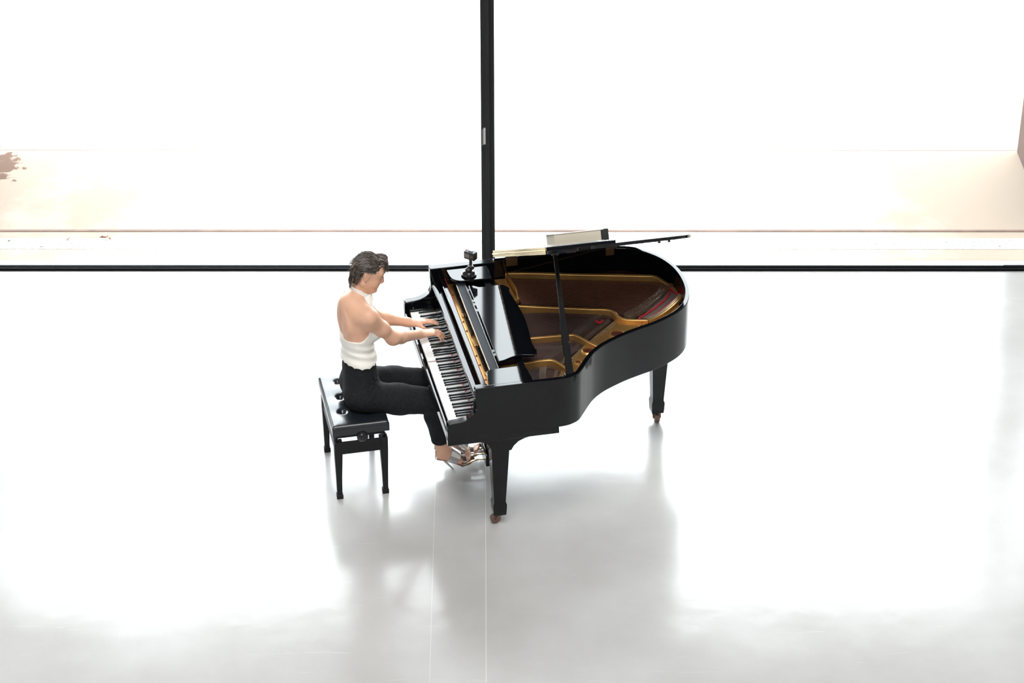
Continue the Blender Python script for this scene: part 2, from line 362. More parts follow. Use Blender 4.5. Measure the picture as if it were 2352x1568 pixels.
# soundboard & under-bracing
ib = offset(rim, .02)
m = MB().prism([(p.x, p.y) for p in ib if p.x > .17], .815, .832); pp(m, 'soundboard', M['board'])
m = MB()
m.box(.62, .70, .03, WID-.03, .69, .80).rect([(.66, .7), (1.1, .85), (1.56, .9)], .07, .70, .81).rect([(.66, .35), (.95, .6), (1.45, .75)], .07, .70, .81).rect([(.66, 1.1), (1.1, 1.1), (1.5, 1.1)], .07, .70, .81)
pp(m, 'brace', M['lacquer_soft'])
# arms (cheeks) at both ends of the keyboard
arm = [(-.004, .639), (-.004, .765), (.002, .777), (.02, .781), (.06, .784), (.095, .791), (.122, .803), (.143, .820), (.156, .842), (.161, .865), (.158, .90), (.155, .93), (.155, RT-.0006), (9, RT-.0006), (9, .676), (.632, .676), (.635, .634), (.0, .634)]
mkarm = lambda AE: [(x_ if x_ != 9 else AE, z_) for x_, z_ in arm]
pp(MB().prism(mkarm(.2285), .0006, .047, 'y'), 'arm', M['lacquer'], bevel=.003)
pp(MB().prism(mkarm(.5505), WID-.047, WID, 'y'), 'arm', M['lacquer'], bevel=.003)
pp(MB().box(.0, .63, .047, WID-.047, .640, .695), 'keybed', M['lacquer'], bevel=.002)
ks = [(-.003, .655), (-.003, .70), (.003, .706), (.014, .706), (.017, .70), (.017, .655)]
pp(MB().prism(ks, .048, WID-.048, 'y'), 'key_slip', M['lacquer'], bevel=.001)
for a, b in ((.048, .091), (1.318, WID-.048)):
    kb = pp(MB().box(.017, .168, a, b, .69, .748), 'key_block', M['lacquer'], bevel=.004)
    pp(MB().lathe([(.0, 0), (.004, 0), (.004, .003), (0, .004)], (.045, (a+b)/2, .748), 12), 'block_screw', M['steel'], kb)
# keys: 52 white, 36 black; bass at the far side (large v)
KW = 1.225/52; V0 = 1.3165
pressed = {17, 19, 30}
black_after = {0, 2, 3, 5, 6}   # A, C, D, F, G within A..G
for i in range(52):
    v1 = V0-i*KW; dz = -.009 if i in (24,) else 0
    k = MB()
    k.box(.024, .30, v1-KW+.0006, v1-.0006, .712+dz, .729+dz, 1)
    k.box(.022, .172, v1-KW+.0006, v1-.0006, .729+dz, .7355+dz, 0)
    k.box(.0225, .0245, v1-KW+.0006, v1-.0006, .715+dz, .7295+dz, 0)
    pp(k, 'white_key', [M['ivory'], M['keywood']], smooth=0, bevel=.0008, seg=1)
nb = 0
for i in range(51):
    if (i % 7) in black_after:
        vc = V0-(i+1)*KW+{0: 0, 2: .0025, 3: -.0025, 5: .003, 6: 0}[i % 7]; h0 = .0055; h1 = .0046
        prof = [(.068, .735), (.0715, .7445), (.076, .748), (.20, .748), (.20, .735)]
        k = MB(); n = len(prof)
        vs = [(p[0], vc-(h0 if p[1] < .74 else h1), p[1]) for p in prof]+[(p[0], vc+(h0 if p[1] < .74 else h1), p[1]) for p in prof]
        k.add(vs, [tuple(range(n)), tuple(range(n, 2*n))[::-1]]+[(q, n+q, n+(q+1) % n, (q+1) % n) for q in range(n)])
        pp(k, 'black_key', M['ebony'], bevel=.001, seg=2); nb += 1
# fallboard (open) with felt, front shelf
fb = [(.171, .742), (.171, .850), (.166, .866), (.164, .880), (.168, .892), (.178, .899), (.192, .902), (.203, .897), (.205, .885), (.195, .742)]
pp(MB().prism(fb, .050, WID-.050, 'y'), 'fallboard', M['lacquer'], bevel=.002)
pp(MB().box(.1695, .1712, .10, .80, .7365, .7425), 'felt_strip', M['red'])
sh = [(.214, .86), (.214, .915), (.218, .920), (.242, .920), (.244, .916), (.244, .86)]
pp(MB().prism(sh, .030, WID-.030, 'y'), 'front_shelf', M['lacquer'], bevel=.001)
pp(MB().box(.2445, .2458, .05, WID-.05, .905, .9195), 'felt_edge', M['red'])
pp(MB().box(.15, .60, .028, .046, .70, .9), 'inner_cheek', M['lacquer_soft'])
# ---- cast plate (gold)
hitch = [(.60, .03), (.635, .10), (.665, .21), (.71, .30), (.80, .42), (.90, .53), (.96, .59), (1.06, .69), (1.15, .77), (1.21, .735), (1.334, .698), (1.40, .735), (1.47, .79), (1.54, .86), (1.60, .93)]
innp = [(p.x, p.y) for p in offset(rim, RI-.002)]
seg_ = [p for p in innp if (p[1] < .97 and p[0] > .60)]
web = hitch[::-1]+[p for p in seg_]
# web polygon: along bentside from treble to tail, back along the hitch line
web = seg_+hitch[::-1]
pp(MB().prism(web, .834, .858), 'plate_web', M['gold'], bevel=.003)
plate = MB()
plate.box(.250, .325, .046, WID-.05, .835, .878)
pinplate = pp(plate, 'plate_pin_field', M['gold'], bevel=.003)
for vv in (1.22, .905, .80, .52, .42, .26, .18):
    pp(MB().lathe([(0, 0), (.0065, 0), (.0065, .003), (.003, .004), (.0, .002)], (.266, vv, .878), 14), 'plate_screw', M['brass_old'], pinplate)
pp(MB().box(.325, .62, .04, WID-.04, .834, .842), 'wrest_plank', M['lacquer_soft'])
for a_, b_ in ((.62, .70), (.30, .33), (.955, .99)): pp(MB().box(.27, .34, a_, b_, .850, .888), 'plate_block', M['gold'], bevel=.004)
def strut(name, pts, w, z0, z1):
    P = smoothpath([(a, b, c) for a, b, c in [(p[0], p[1], (p[2] if len(p) > 2 else z1)) for p in pts]], 6)
    m = MB().rect([(p.x, p.y) for p in P], w, z0, [p.z for p in P]); return pp(m, name, M['gold'], bevel=.004)
strut('plate_strut', [(.62, 1.385), (.80, 1.345), (1.006, 1.285), (1.231, 1.228), (1.42, 1.178), (1.492, 1.155), (1.53, 1.11, .89), (1.575, 1.045, .875), (1.60, .98, .866)], .022, .842, .9)
strut('plate_strut', [(.33, 1.07, .885), (.45, 1.04), (.62, .985), (.761, .942), (1.0, .868), (1.13, .829, .898), (1.168, .77, .885), (1.21, .735, .878), (1.334, .698, .878)], .018, .842, .9)
strut('plate_strut', [(.33, .66, .885), (.614, .616), (.826, .603), (.873, .582), (.923, .525, .89), (.985, .475, .872), (1.05, .44, .862)], .018, .842, .9)
strut('plate_strut', [(.33, .36, .885), (.516, .357), (.628, .363), (.683, .346), (.734, .273, .89), (.79, .21, .870), (.83, .185, .862)], .018, .842, .9)
strut('plate_strut', [(.63, 1.38), (.636, 1.28), (.645, 1.19), (.64, 1.10, .88)], .014, .842, .9)
pp(MB().prism([(.55, 1.37), (.62, 1.37), (.636, 1.10), (.60, 1.10)], .842, .868), 'plate_front_web', M['gold'], bevel=.003)
# raised hitch bar of the bass section
strut('plate_hitch_bar', [(1.334, .698), (1.40, .735), (1.47, .79), (1.54, .86), (1.60, .93), (1.612, .97)], .030, .842, .882)
# holes in the web
for (hu, hv, r) in ((1.119, .610, .036), (.912, .466, .030), (.826, .357, .016), (1.288, .640, .028)):
    hb = MB().lathe([(r*1.55, -.004), (r*1.35, .004), (r*1.12, .009), (r*1.0, .008), (r*.95, .002), (r*.95, -.004)], (hu, hv, .858), 28)
    ho = pp(hb, 'plate_hole_rim', M['gold'])
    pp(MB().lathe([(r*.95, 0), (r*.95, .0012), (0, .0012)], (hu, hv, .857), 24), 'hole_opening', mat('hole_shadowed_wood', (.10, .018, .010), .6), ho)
# bridges with pins
def bridge(pts, w, z0, z1, n, name='bridge'):
    P = smoothpath([(a, b, 0) for a, b in pts], 8)
    br = pp(MB().rect([(p.x, p.y) for p in P], w, z0, z1), name, M['wood'], bevel=.001)
    pm = MB(); Lp = len(P)-1
    for row in (-.42, -.14, .14, .42):
        for k in range(n):
            t = (k+.5)/n*Lp; i = int(t); p = P[i].lerp(P[i+1], t-i); d = (P[i+1]-P[i]).normalized(); q = p+Vector((-d.y, d.x, 0))*w*row
            pm.box(q.x-.0022, q.x+.0022, q.y-.0022, q.y+.0022, z1, z1+.006)
    o = pp(pm, 'bridge_pins', M['greypin'], br); o['kind'] = 'stuff'
    return P
bridge([(1.225, .79), (1.33, .86), (1.43, .945), (1.50, 1.02), (1.535, 1.075)], .050, .84, .868, 52)
bridge([(.58, .07), (.585, .16), (.60, .28), (.65, .42), (.735, .50), (.80, .56), (.90, .69), (1.0, .79), (1.10, .88)], .042, .832, .858, 88)
# hitch pins rows behind long bridge + bass
def rows(pts, offs, n, z, name, m=None, s=.0022, hgt=.006):
    P = smoothpath([(a, b, 0) for a, b in pts], 8); pm = MB(); Lp = len(P)-1
    for d0 in offs:
        for k in range(n):
            t = (k+.5)/n*Lp; i = min(int(t), Lp-1); p = P[i].lerp(P[i+1], t-i); d = (P[i+1]-P[i]).normalized(); q = p+Vector((-d.y, d.x, 0))*d0
            pm.box(q.x-s, q.x+s, q.y-s, q.y+s, z, z+hgt)
    o = pp(pm, name, m or M['greypin']); o['kind'] = 'stuff'; return o
rows([(.665, .10), (.69, .21), (.735, .30), (.82, .42), (.92, .53), (1.06, .66), (1.14, .74)], (-.007, .007), 90, .856, 'hitch_pins')
rows([(1.345, .700), (1.40, .735), (1.47, .79), (1.54, .86), (1.60, .935)], (.0, .012), 44, .880, 'bass_hitch_pins')
# aliquot strip between long bridge and hitch line, and its felts
pp(MB().rect([(.64, .12), (.655, .22), (.70, .34), (.79, .46), (.88, .57), (1.0, .69), (1.12, .80)], .022, .834, .848), 'duplex_strip', M['wood'])
felt = lambda pts, w, z, nm='red_felt': pp(MB().rect([(p.x, p.y) for p in smoothpath([(a, b, 0) for a, b in pts], 5)], w, z, z+.006), nm, M['red'])
felt([(1.30, .765), (1.40, .84), (1.49, .925), (1.545, 1.0), (1.567, 1.06)], .012, .856)
felt([(1.36, .745), (1.46, .825), (1.55, .91), (1.60, .98)], .006, .866)
felt([(1.567, 1.06), (1.575, 1.0), (1.60, .98), (1.59, 1.06)], .012, .862)
felt([(1.30, .765), (1.285, .725), (1.30, .70)], .012, .862)
felt([(1.03, .765), (1.045, .735), (1.075, .76)], .014, .870)
felt([(1.26, 1.215), (1.33, 1.19), (1.40, 1.18)], .020, .848)
pp(MB().prism([(1.30, .77), (1.36, .745), (1.60, .97), (1.575, 1.08), (1.50, .97)], .842, .855), 'felt_bed', mat('grey_felt', (.16, .13, .11), .9))
# strings: 100 largest as parts, the thin rest as one
def string(a, b, r, m, name='string'): return pp(MB().tube([a, b], r, 5), name, m)
NB = 30
for k in range(NB):
    t = k/(NB-1)
    a = (.645, 1.345-.30*t, .873); b = (1.545-.325*t, 1.095-.305*t, .8755)
    e2 = (b[0]+.055*(1-.2*t), b[1]-.035, .884)
    pp(MB().tube([a, b, e2], .0023-.0006*t, 5), 'string', M['copper'])
LB = smoothpath([(.58, .07, 0), (.585, .16, 0), (.60, .28, 0), (.65, .42, 0), (.735, .50, 0), (.80, .56, 0), (.90, .69, 0), (1.0, .79, 0), (1.10, .88, 0)], 8)
def onlb(t):
    i = min(int(t*(len(LB)-1)), len(LB)-2); f = t*(len(LB)-1)-i; return LB[i].lerp(LB[i+1], f)
NT = 70; rest = MB()
for k in range(150):
    t = 1-k/149*.95
    q = onlb(t); vend = q.y
    # fan between the struts: start v on the agraffe line, interpolated
    s0 = (.33, .10+(.99-.10)*((t-.05)/.95)**.9)
    if abs(q.y-.655) < .0: continue
    d = Vector((q.x-s0[0], q.y-s0[1])).normalized(); ext = .10
    pts = [(s0[0], s0[1], .862), (q.x, q.y, .8655), (q.x+d.x*ext, q.y+d.y*ext-.02, .859)]
    if k < NT: pp(MB().tube(pts, .0012, 4), 'string', mat('steel_string', (.07, .035, .027), .6, metal=.3) if k == 0 else bpy.data.materials['steel_string'])
    else: rest.tube(pts, .0010, 4)
o = pp(rest, 'string', bpy.data.materials['steel_string']); o['kind'] = 'stuff'
# tuning pins
cnt = 0; restp = MB()
def clus(v0, v1, n, rowsn):
    global cnt
    for i in range(n):
        for j in range(rowsn):
            t = i/(n-1); vv = v0+(v1-v0)*t+(j % 2)*.006*(1 if v1 > v0 else -1); uu = .283+.0125*j-.0
            c = (uu, vv, .878)
            if cnt < 100: pp(MB().lathe([(.0042, 0), (.0042, .014), (.0036, .020), (0, .0205)], c, 7), 'tuning_pin', M['pinsteel'])
            else: restp.lathe([(.0042, 0), (.0042, .014), (.0036, .020), (0, .0205)], c, 6)
            cnt += 1
clus(.74, .97, 17, 3); clus(.99, 1.30, 24, 3); clus(.60, .33, 20, 3); clus(.28, .10, 13, 3)
o = pp(restp, 'tuning_pin', M['pinsteel']); o['kind'] = 'stuff'
# ---- music shelf: two side blocks, rails, desk
def rounded(pts, r_idx, r):
    out = []
    n = len(pts)
    for i, p in enumerate(pts):
        if i in r_idx:
            a = Vector(pts[i-1]); c = Vector(pts[(i+1) % n]); b = Vector(p); d1 = (a-b).normalized(); d2 = (c-b).normalized()
            rr = r_idx[i] if isinstance(r_idx, dict) else r
            p1 = b+d1*rr; p2 = b+d2*rr
            for k in range(9):
                t = k/8; q = (1-t)**2*p1+2*(1-t)*t*b+t*t*p2; out.append((q.x, q.y))
        else: out.append(p)
    return out
pp(MB().prism(rounded([(.240, .040), (.493, .040), (.480, .206), (.256, .200)], {3: .035}, 0), .966, .982), 'shelf_block', M['lacquer'], bevel=.003)
pp(MB().prism(rounded([(.262, 1.205), (.500, 1.198), (.502, 1.374), (.250, 1.374)], {0: .07, 3: .01}, 0), .966, .982), 'shelf_block', M['lacquer'], bevel=.003)
rail1 = pp(MB().box(.284, .334, .10, 1.32, .945, .962), 'shelf_rail', M['lacquer_soft'], bevel=.002)
pp(MB().box(.2825, .2838, .205, 1.20, .947, .962).box(.3342, .3355, .205, 1.20, .947, .9625), 'rail_edge', mat('bright_edge', (.5, .5, .5), .25, metal=.8), rail1)
pp(MB().box(.448, .488, .10, 1.32, .945, .962), 'shelf_rail', M['lacquer'], bevel=.002)
dh = pp(MB().box(.338, .347, .24, 1.16, .955, .965), 'desk_hinge', M['lacquer'], bevel=.001)
for vv in (.36, .40, .93, .97, .86):
    pp(MB().box(.338, .346, vv, vv+.025, .965, .968), 'hinge_leaf', M['steel'], dh)
near = [(.343, .262), (.375, .268), (.41, .285), (.45, .300), (.49, .302), (.53, .292), (.552, .288)]
far = [(.560, 1.075), (.545, 1.092), (.52, 1.098), (.48, 1.096), (.435, 1.095), (.40, 1.098), (.375, 1.118), (.343, 1.128)]
side = [(.572, .305), (.578, .33), (.572, .36), (.569, .42), (.575, .50), (.584, .60), (.588, .70), (.584, .80), (.575, .90), (.568, .98), (.568, 1.03), (.575, 1.05)]
dk = [(p.x, p.y) for p in smoothpath([(a, b, 0) for a, b in near], 4)]+[(p.x, p.y) for p in smoothpath([(a, b, 0) for a, b in side], 4)]+[(p.x, p.y) for p in smoothpath([(a, b, 0) for a, b in far], 4)]
pp(MB().prism(dk, .975, .990), 'music_desk', M['lacquer'], bevel=.003, seg=3)
# ---- lid
TH = radians(29.4); HZ = .998
def lp(u, d, n=0): return (u, WID+.004-d*cos(TH)+n*sin(TH), HZ+d*sin(TH)+n*cos(TH))
lid_c = [(.560, 0)]+[(p.x, WID-p.y) for p in offset(rim, -.012) if p.x > .60 and p.y < WID-.001][::1]
def plate3(poly, n0, n1, mi=0):
    m = MB(); k = len(poly); vs = [lp(a, b, n0) for a, b in poly]+[lp(a, b, n1) for a, b in poly]
    return m.add(vs, [tuple(range(k)), tuple(range(k, 2*k))[::-1]]+[(i, (i+1) % k, k+(i+1) % k, k+i) for i in range(k)], mi)
# contour runs: spine corner -> near front corner -> bentside -> tail -> spine
edge = [(p.x, WID-p.y) for p in offset(rim, -.022) if p.x > .62]
edge = [e for e in edge if e[1] > 0.0]
lidpoly = [(.556, 0.0), (.590, WID+.012)]+edge+[(1.30, 0.0)]
pp(plate3(lidpoly, .0, .0195), 'lid', M['lacquer'], bevel=.002)
flap = pp(plate3([(.560, 0.006), (.594, WID+.012), (.985, WID+.010), (.97, .006)], .0200, .0395), 'lid_flap', M['lacquer'], bevel=.002)
ph = plate3([(.552, .0), (.586, WID+.008), (.590, WID+.008), (.556, 0)], .000, .0195); ph2 = plate3([(.554, .0), (.588, WID+.008), (.594, WID+.008), (.560, 0)], .0205, .0400)
hm = MB().add(ph.v, ph.f).add(ph2.v, ph2.f)
hn = pp(hm, 'piano_hinge', M['brass'])
kn = MB()
for i in range(40):
    a = i/40*(WID); b = a+WID/40*.86
    kn.tube([lp(.551+.034*a/WID, a, .0200), lp(.551+.034*b/WID, b, .0200)], .0035, 8)
pp(kn, 'hinge_knuckles', M['brass'], hn)
hs = MB()
for i in range(26):
    a = (i+.5)/26*WID
    for nn in (.010, .030): hs.lathe([(.0022, 0), (.0022, .001), (0, .0012)], lp(.5505+.034*a/WID+(.0015 if nn > .02 else 0), a, nn), 8, axis=(-1, 0, 0))
pp(hs, 'hinge_screws', M['brass_old'], hn)
# lid hinges on the spine and rubber buffers
for uu in (.66, 1.28):
    pp(MB().box(uu-.035, uu+.035, WID-.032, WID-.026, .945, .992).box(uu-.035, uu+.035, WID-.030, WID+.006, .992, .997), 'lid_hinge', M['brass_old'], bevel=.001)
bb = Vector(lp(1.38, .82, 0)); pp(MB().lathe([(.008, 0), (.008, -.012), (0, -.012)], bb, 10, axis=(0, sin(TH), cos(TH))), 'lid_buffer', M['plastic'])
bb = Vector(lp(1.46, .74, 0)); pp(MB().lathe([(.008, 0), (.008, -.012), (0, -.012)], bb, 10, axis=(0, sin(TH), cos(TH))), 'lid_buffer', M['plastic'])
# prop socket and prop stick
a = Vector((.705, .058, .972)); b = Vector(lp(.722, 1.02, -.004))
dv = (b-a).normalized()
pr = MB(); rs = []
for t, w_ in ((0, .021), (.12, .020), (.25, .021), (.36, .022), (.41, .0205), (.46, .016), (.6, .0130), (.8, .0115), (1, .010)):
    c = a.lerp(b, t); x_ = Vector((1, 0, 0)); y_ = dv.cross(x_).normalized()*.009
    rs.append([c-x_*w_-y_, c+x_*w_-y_, c+x_*w_+y_, c-x_*w_+y_])
pr.rings(rs); prop = pp(pr, 'lid_prop', mat('prop_lacquer', (.005, .005, .006), .22, spec=.25), bevel=.003)
c = a.lerp(b, .28)
pp(MB().tube([c+Vector((.012, -.011, -.04)), c+Vector((.012, -.011, .0)), c+Vector((.022, -.011, .004))], .0015, 5), 'prop_felt', M['red'], prop)
pp(MB().box(.675, .735, .018, .075, .955, .985), 'prop_socket', M['lacquer'], bevel=.003)
cc = Vector(lp(.722, 1.02, -.006)); pp(MB().lathe([(.024, 0), (.022, -.008), (.012, -.012), (0, -.012)], cc, 18, axis=(0, sin(TH), cos(TH))), 'prop_cup', M['plastic_gl'])
cc = Vector(lp(.80, 1.1, -.001)); pp(MB().lathe([(.028, 0), (.026, -.006), (.016, -.010), (0, -.010)], cc, 18, axis=(0, sin(TH), cos(TH))), 'prop_cup', M['plastic_gl'])
# ---- legs
def leg(cu, cv, front, name='leg'):
    m = MB(); rs = []
    for z, h in ((.640, .055), (.60, .054), (.5, .0505), (.35, .0435), (.20, .0365), (.155, .0345)): rs.append([(cu-h, cv-h, z), (cu+h, cv-h, z), (cu+h, cv+h, z), (cu-h, cv+h, z)])
    for z, h in ((.138, .0405), (.085, .0385), (.065, .0365)): rs.append([(cu-h, cv-h, z), (cu+h, cv-h, z), (cu+h, cv+h, z), (cu-h, cv+h, z)])
    m.rings(rs)
    lg = pp(m, name, M['lacquer'], bevel=.003)
    return lg
def caster(cu, cv, rz, par):
    m = MB(); ax = Vector((-sin(rz), cos(rz), 0)); f = Vector((cos(rz), sin(rz), 0)); c = Vector((cu, cv, 0))
    w0 = c-f*.022+Vector((0, 0, .030))
    rs = []
    wh = MB().lathe([(.001, -.016), (.026, -.016), (.030, -.012), (.030, .012), (.026, .016), (.001, .016)], w0, 24, axis=ax)
    wo = pp(wh, 'caster', M['caster'], par)
    for sgn in (-1, 1):
        q = w0+ax*sgn*.020
        m.tube([q, q+f*.010+Vector((0, 0, .018)), c+ax*sgn*.016+Vector((0, 0, .060))], .006, 8)
    m.lathe([(.022, .052), (.024, .060), (.024, .068)], c, 16)
    m.tube([w0-ax*.024, w0+ax*.024], .006, 10)
    pp(m, 'caster_fork', M['caster'], par)
for (cu, cv, rz) in ((.307, .105, .1), (.307, WID-.105, .3), (1.475, .945, 1.45)):
    lg = leg(cu, cv, True); caster(cu, cv, rz, lg)
def bracket(v0, v1, name='leg_bracket'):
    pts = [(.185, .636), (.185, .600), (.205, .593), (.232, .575), (.250, .548), (.258, .52), (.37, .52), (.385, .548), (.412, .575), (.45, .592), (.51, .604), (.515, .610), (.515, .636)]
    pp(MB().prism(pts, v0, v1, 'y'), name, M['lacquer'], bevel=.002)
bracket(.055, .155); bracket(WID-.155, WID-.055)
pp(MB().box(1.40, 1.55, .87, 1.02, .636, .70), 'leg_plate', M['lacquer'], bevel=.003)
# ---- pedal lyre
ly = MB().prism([(.335, .045), (.335, .115), (.345, .125), (.40, .125), (.405, .045)], .60, .80, 'y')
lyre = pp(ly, 'lyre', M['lacquer'], bevel=.003)
pp(MB().box(.35, .39, .625, .660, .12, .64).box(.35, .39, .74, .775, .12, .64), 'lyre_post', M['lacquer'], lyre, bevel=.003)
for q in (.655, .745): pp(MB().tube([(.39, q, .12), (.62, q, .66)], .007, 8), 'lyre_rod', M['brass'], lyre)
for q in (.645, .70, .755):
    P = [(.345, q, .072), (.30, q, .075), (.26, q, .068), (.225, q, .058), (.195, q, .056)]
    pm = MB(); rs = []
    for (a_, b_, c_), hw in zip(P, (.007, .007, .008, .012, .010)): rs.append([(a_, b_-hw, c_-.003), (a_, b_+hw, c_-.003), (a_, b_+hw, c_+.003), (a_, b_-hw, c_+.003)])
    pm.rings(rs); pp(pm, 'pedal', M['pedal'], lyre, bevel=.0025)

# ================================================================== things on the piano
# book on the raised lid
bk, BO = thing('book', tuple(lp(.87, .90, .041)), label='thick cream-edged book with black spine lying on the raised piano lid', cat='book')
def bpoly(u0, u1, n0, n1, d0=.86, d1=1.08): return plate3([(u0, d0), (u0, d1), (u1, d1), (u1, d0)], n0, n1)
build(bpoly(.715, .985, .045, .101), 'pages', M['paper'], bk, BO, bevel=.002)
build(bpoly(.710, 1.0, .041, .045, .855, 1.085), 'cover', mat('cream_cover', (.78, .77, .72), .6), bk, BO, bevel=.001)
build(bpoly(.710, 1.0, .101, .105, .855, 1.085), 'cover', bpy.data.materials['cream_cover'], bk, BO, bevel=.001)
build(bpoly(.985, 1.028, .041, .106, .855, 1.085), 'spine', M['bookblack'], bk, BO, bevel=.004)
# suction mount and action camera on the far shelf block
mt, MO = thing('camera_mount', (.372, 1.262, .9825), label='round black suction cup camera mount standing on the far shelf block of the piano', cat='camera mount')
c = Vector((.372, 1.262, .9825))
build(MB().lathe([(.044, 0), (.046, .004), (.046, .009), (.038, .012), (.037, .018), (.030, .026), (.022, .030), (.0, .031)], c, 32), 'suction_base', M['plastic_gl'], mt, MO)
build(MB().lathe([(.020, .030), (.022, .036), (.021, .042), (.014, .047), (.011, .052), (0, .053)], c, 24), 'lock_dial', M['plastic'], mt, MO)
build(MB().box(c.x-.006, c.x+.024, c.y-.008, c.y+.008, 1.032, 1.044).tube([c+Vector((.016, -.022, .062)), c+Vector((.016, .022, .062))], .010, 14).tube([c+Vector((.0, .0, .048)), c+Vector((.016, 0, .062))], .008, 10).tube([c+Vector((.012, 0, .066)), c+Vector((.012, 0, .105))], .009, 10), 'swivel_arm', M['plastic'], mt, MO, bevel=.001)
build(MB().tube([c+Vector((.016, -.030, .062)), c+Vector((.016, -.022, .062))], .012, 8), 'thumb_screw', M['plastic'], mt, MO)
ac = empty('action_camera', lw(c.x+.012, c.y, 1.092), PHI-.75, label='small black action camera clipped on top of the suction cup mount', cat='camera')
def ab(mb, n, m, p=None, **k): return build(mb, n, m, p or ac, (0, 0, 0), **k)
ab(MB().box(-.037, .037, -.019, .019, 0, .050), 'housing', M['plastic'], bevel=.005, seg=3)
ab(MB().box(-.030, .000, -.0198, -.0188, .012, .038), 'screen', M['screen'], bevel=.001)
ab(MB().box(.006, .033, -.0235, -.018, .012, .042), 'lens_frame', M['plastic_gl'], bevel=.003)
ab(MB().lathe([(.0045, 0), (.0045, .002), (0, .002)], (-.030, 0, .050), 12), 'shutter_button', M['red'])
ab(MB().box(-.014, .014, -.006, .006, .050, .054), 'latch', M['plastic_gl'], bevel=.001)
ab(MB().box(-.010, .010, -.006, .006, -.012, .002), 'foot_hinge', M['plastic'], bevel=.002)

# ================================================================== BENCH
bench, NO = thing('piano_bench', (-.42, .78, 0), label='black button-tufted adjustable piano bench under the seated pianist', cat='bench')
def nb_(mb, n, m, p=None, **k): return build(mb, n, m, p or bench, NO, **k)
U0, U1, B0, B1 = -.583, -.252, .505, 1.075
# tufted cushion: height-field grid
tufts = [(-.500, .665), (-.492, .825), (-.480, .99)] + [(-.345, v) for v in (.66, .835, 1.01)]
nu, nv = 56, 92; ZT = .511
def ch(u, v):
    eu = min(u-U0, U1-u); ev = min(v-B0, B1-v); e = min(eu, ev)
    z = ZT+.006*(1-math.exp(-e/.03))-.012*math.exp(-(e/.006)**2)
    for tu, tv in tufts:
        d2 = (u-tu)**2+(v-tv)**2; z -= .020*math.exp(-d2/.00034)+.006*math.exp(-d2/.0035)
    z -= .018*math.exp(-(((u+.34)/.13)**2+((v-.78)/.19)**2)**2)
    return z
vs = []; fs = []
for j in range(nv+1):
    for i in range(nu+1):
        u = U0+(U1-U0)*i/nu; v = B0+(B1-B0)*j/nv; vs.append((u, v, ch(u, v)))
for j in range(nv):
    for i in range(nu):
        q = j*(nu+1)+i; fs.append((q, q+1, q+nu+2, q+nu+1))
cm = MB().add(vs, fs)
ringi = [i for i in range(nu+1)]+[(j*(nu+1)+nu) for j in range(1, nv+1)]+[nv*(nu+1)+i for i in range(nu-1, -1, -1)]+[j*(nu+1) for j in range(nv-1, 0, -1)]
base = len(cm.v)
for q in ringi: cm.v.append((cm.v[q][0], cm.v[q][1], .450))
for k in range(len(ringi)):
    k2 = (k+1) % len(ringi); cm.f.append((ringi[k], base+k, base+k2, ringi[k2])); cm.mi.append(0)
cm.f.append(tuple(base+k for k in range(len(ringi)))); cm.mi.append(0)
cush = nb_(cm, 'seat_cushion', M['vinyl'], smooth=60)
for tu, tv in tufts:
    nb_(MB().lathe([(.0085, -.002), (.0085, .001), (.005, .004), (0, .0048)], (tu, tv, ch(tu, tv)), 16), 'button', M['vinyl'], cush)
fr = MB(); FU0, FU1, FV0, FV1 = -.575, -.262, .515, 1.055
nb_(MB().box(FU0+.02, FU1-.02, FV0+.01, FV1-.01, .430, .451), 'seat_board', M['blackpaint'])
for v_ in (FV0, FV1-.022):
    nb_(MB().box(FU0+.03, FU1-.03, v_+.003, v_+.019, .312, .392), 'apron', M['blackpaint'], bevel=.002)
for u_ in (FU0+.006, FU1-.022):
    nb_(MB().box(u_, u_+.016, FV0+.03, FV1-.03, .312, .392), 'apron', M['blackpaint'], bevel=.002)
for (lu, su) in ((FU0, 1), (FU1, -1)):
    for (lv, sv) in ((FV0, 1), (FV1, -1)):
        m = MB(); rs = []
        for z, wdt, ins in ((.395, .048, 0), (.32, .046, 0), (.15, .034, .004), (.026, .029, .006)):
            a = lu+su*ins; b = a+su*wdt; c0 = lv+sv*ins; d0 = c0+sv*wdt
            rs.append([(a, c0, z), (b, c0, z), (b, d0, z), (a, d0, z)])
        m.rings(rs); lg = nb_(m, 'leg', M['blackpaint'], bevel=.002)
        a = lu+su*.002; b = a+su*.038; c0 = lv+sv*.002; d0 = c0+sv*.038
        nb_(MB().box(min(a, b), max(a, b), min(c0, d0), max(c0, d0), 0, .030), 'foot', M['blackpaint'], lg, bevel=.002)
        # lifting link
        nb_(MB().tube([(lu+su*.024, lv+sv*.024, .385), (lu+su*.012, lv+sv*.024, .405), (lu+su*.030, lv+sv*.024, .440)], .008, 8), 'lift_link', M['blackpaint'])
for v_ in (FV0+.02, FV1-.02):
    nb_(MB().tube([(FU0+.02, v_, .420), (FU1-.02, v_, .420)], .0035, 8).tube([(-.412, v_, .432), (-.412, v_+(-.027 if v_ < .7 else .027), .432)], .006, 8), 'adjusting_rod', M['blackpaint'])
    s_ = -1 if v_ < .7 else 1
    kn = MB().lathe([(.0, 0), (.025, 0), (.033, .006), (.033, .014), (.024, .022), (.014, .026), (.012, .031), (0, .032)], (-.412, v_+s_*.026, .432), 24, axis=(0, s_, 0))
    nb_(kn, 'knob', M['plastic_gl'])
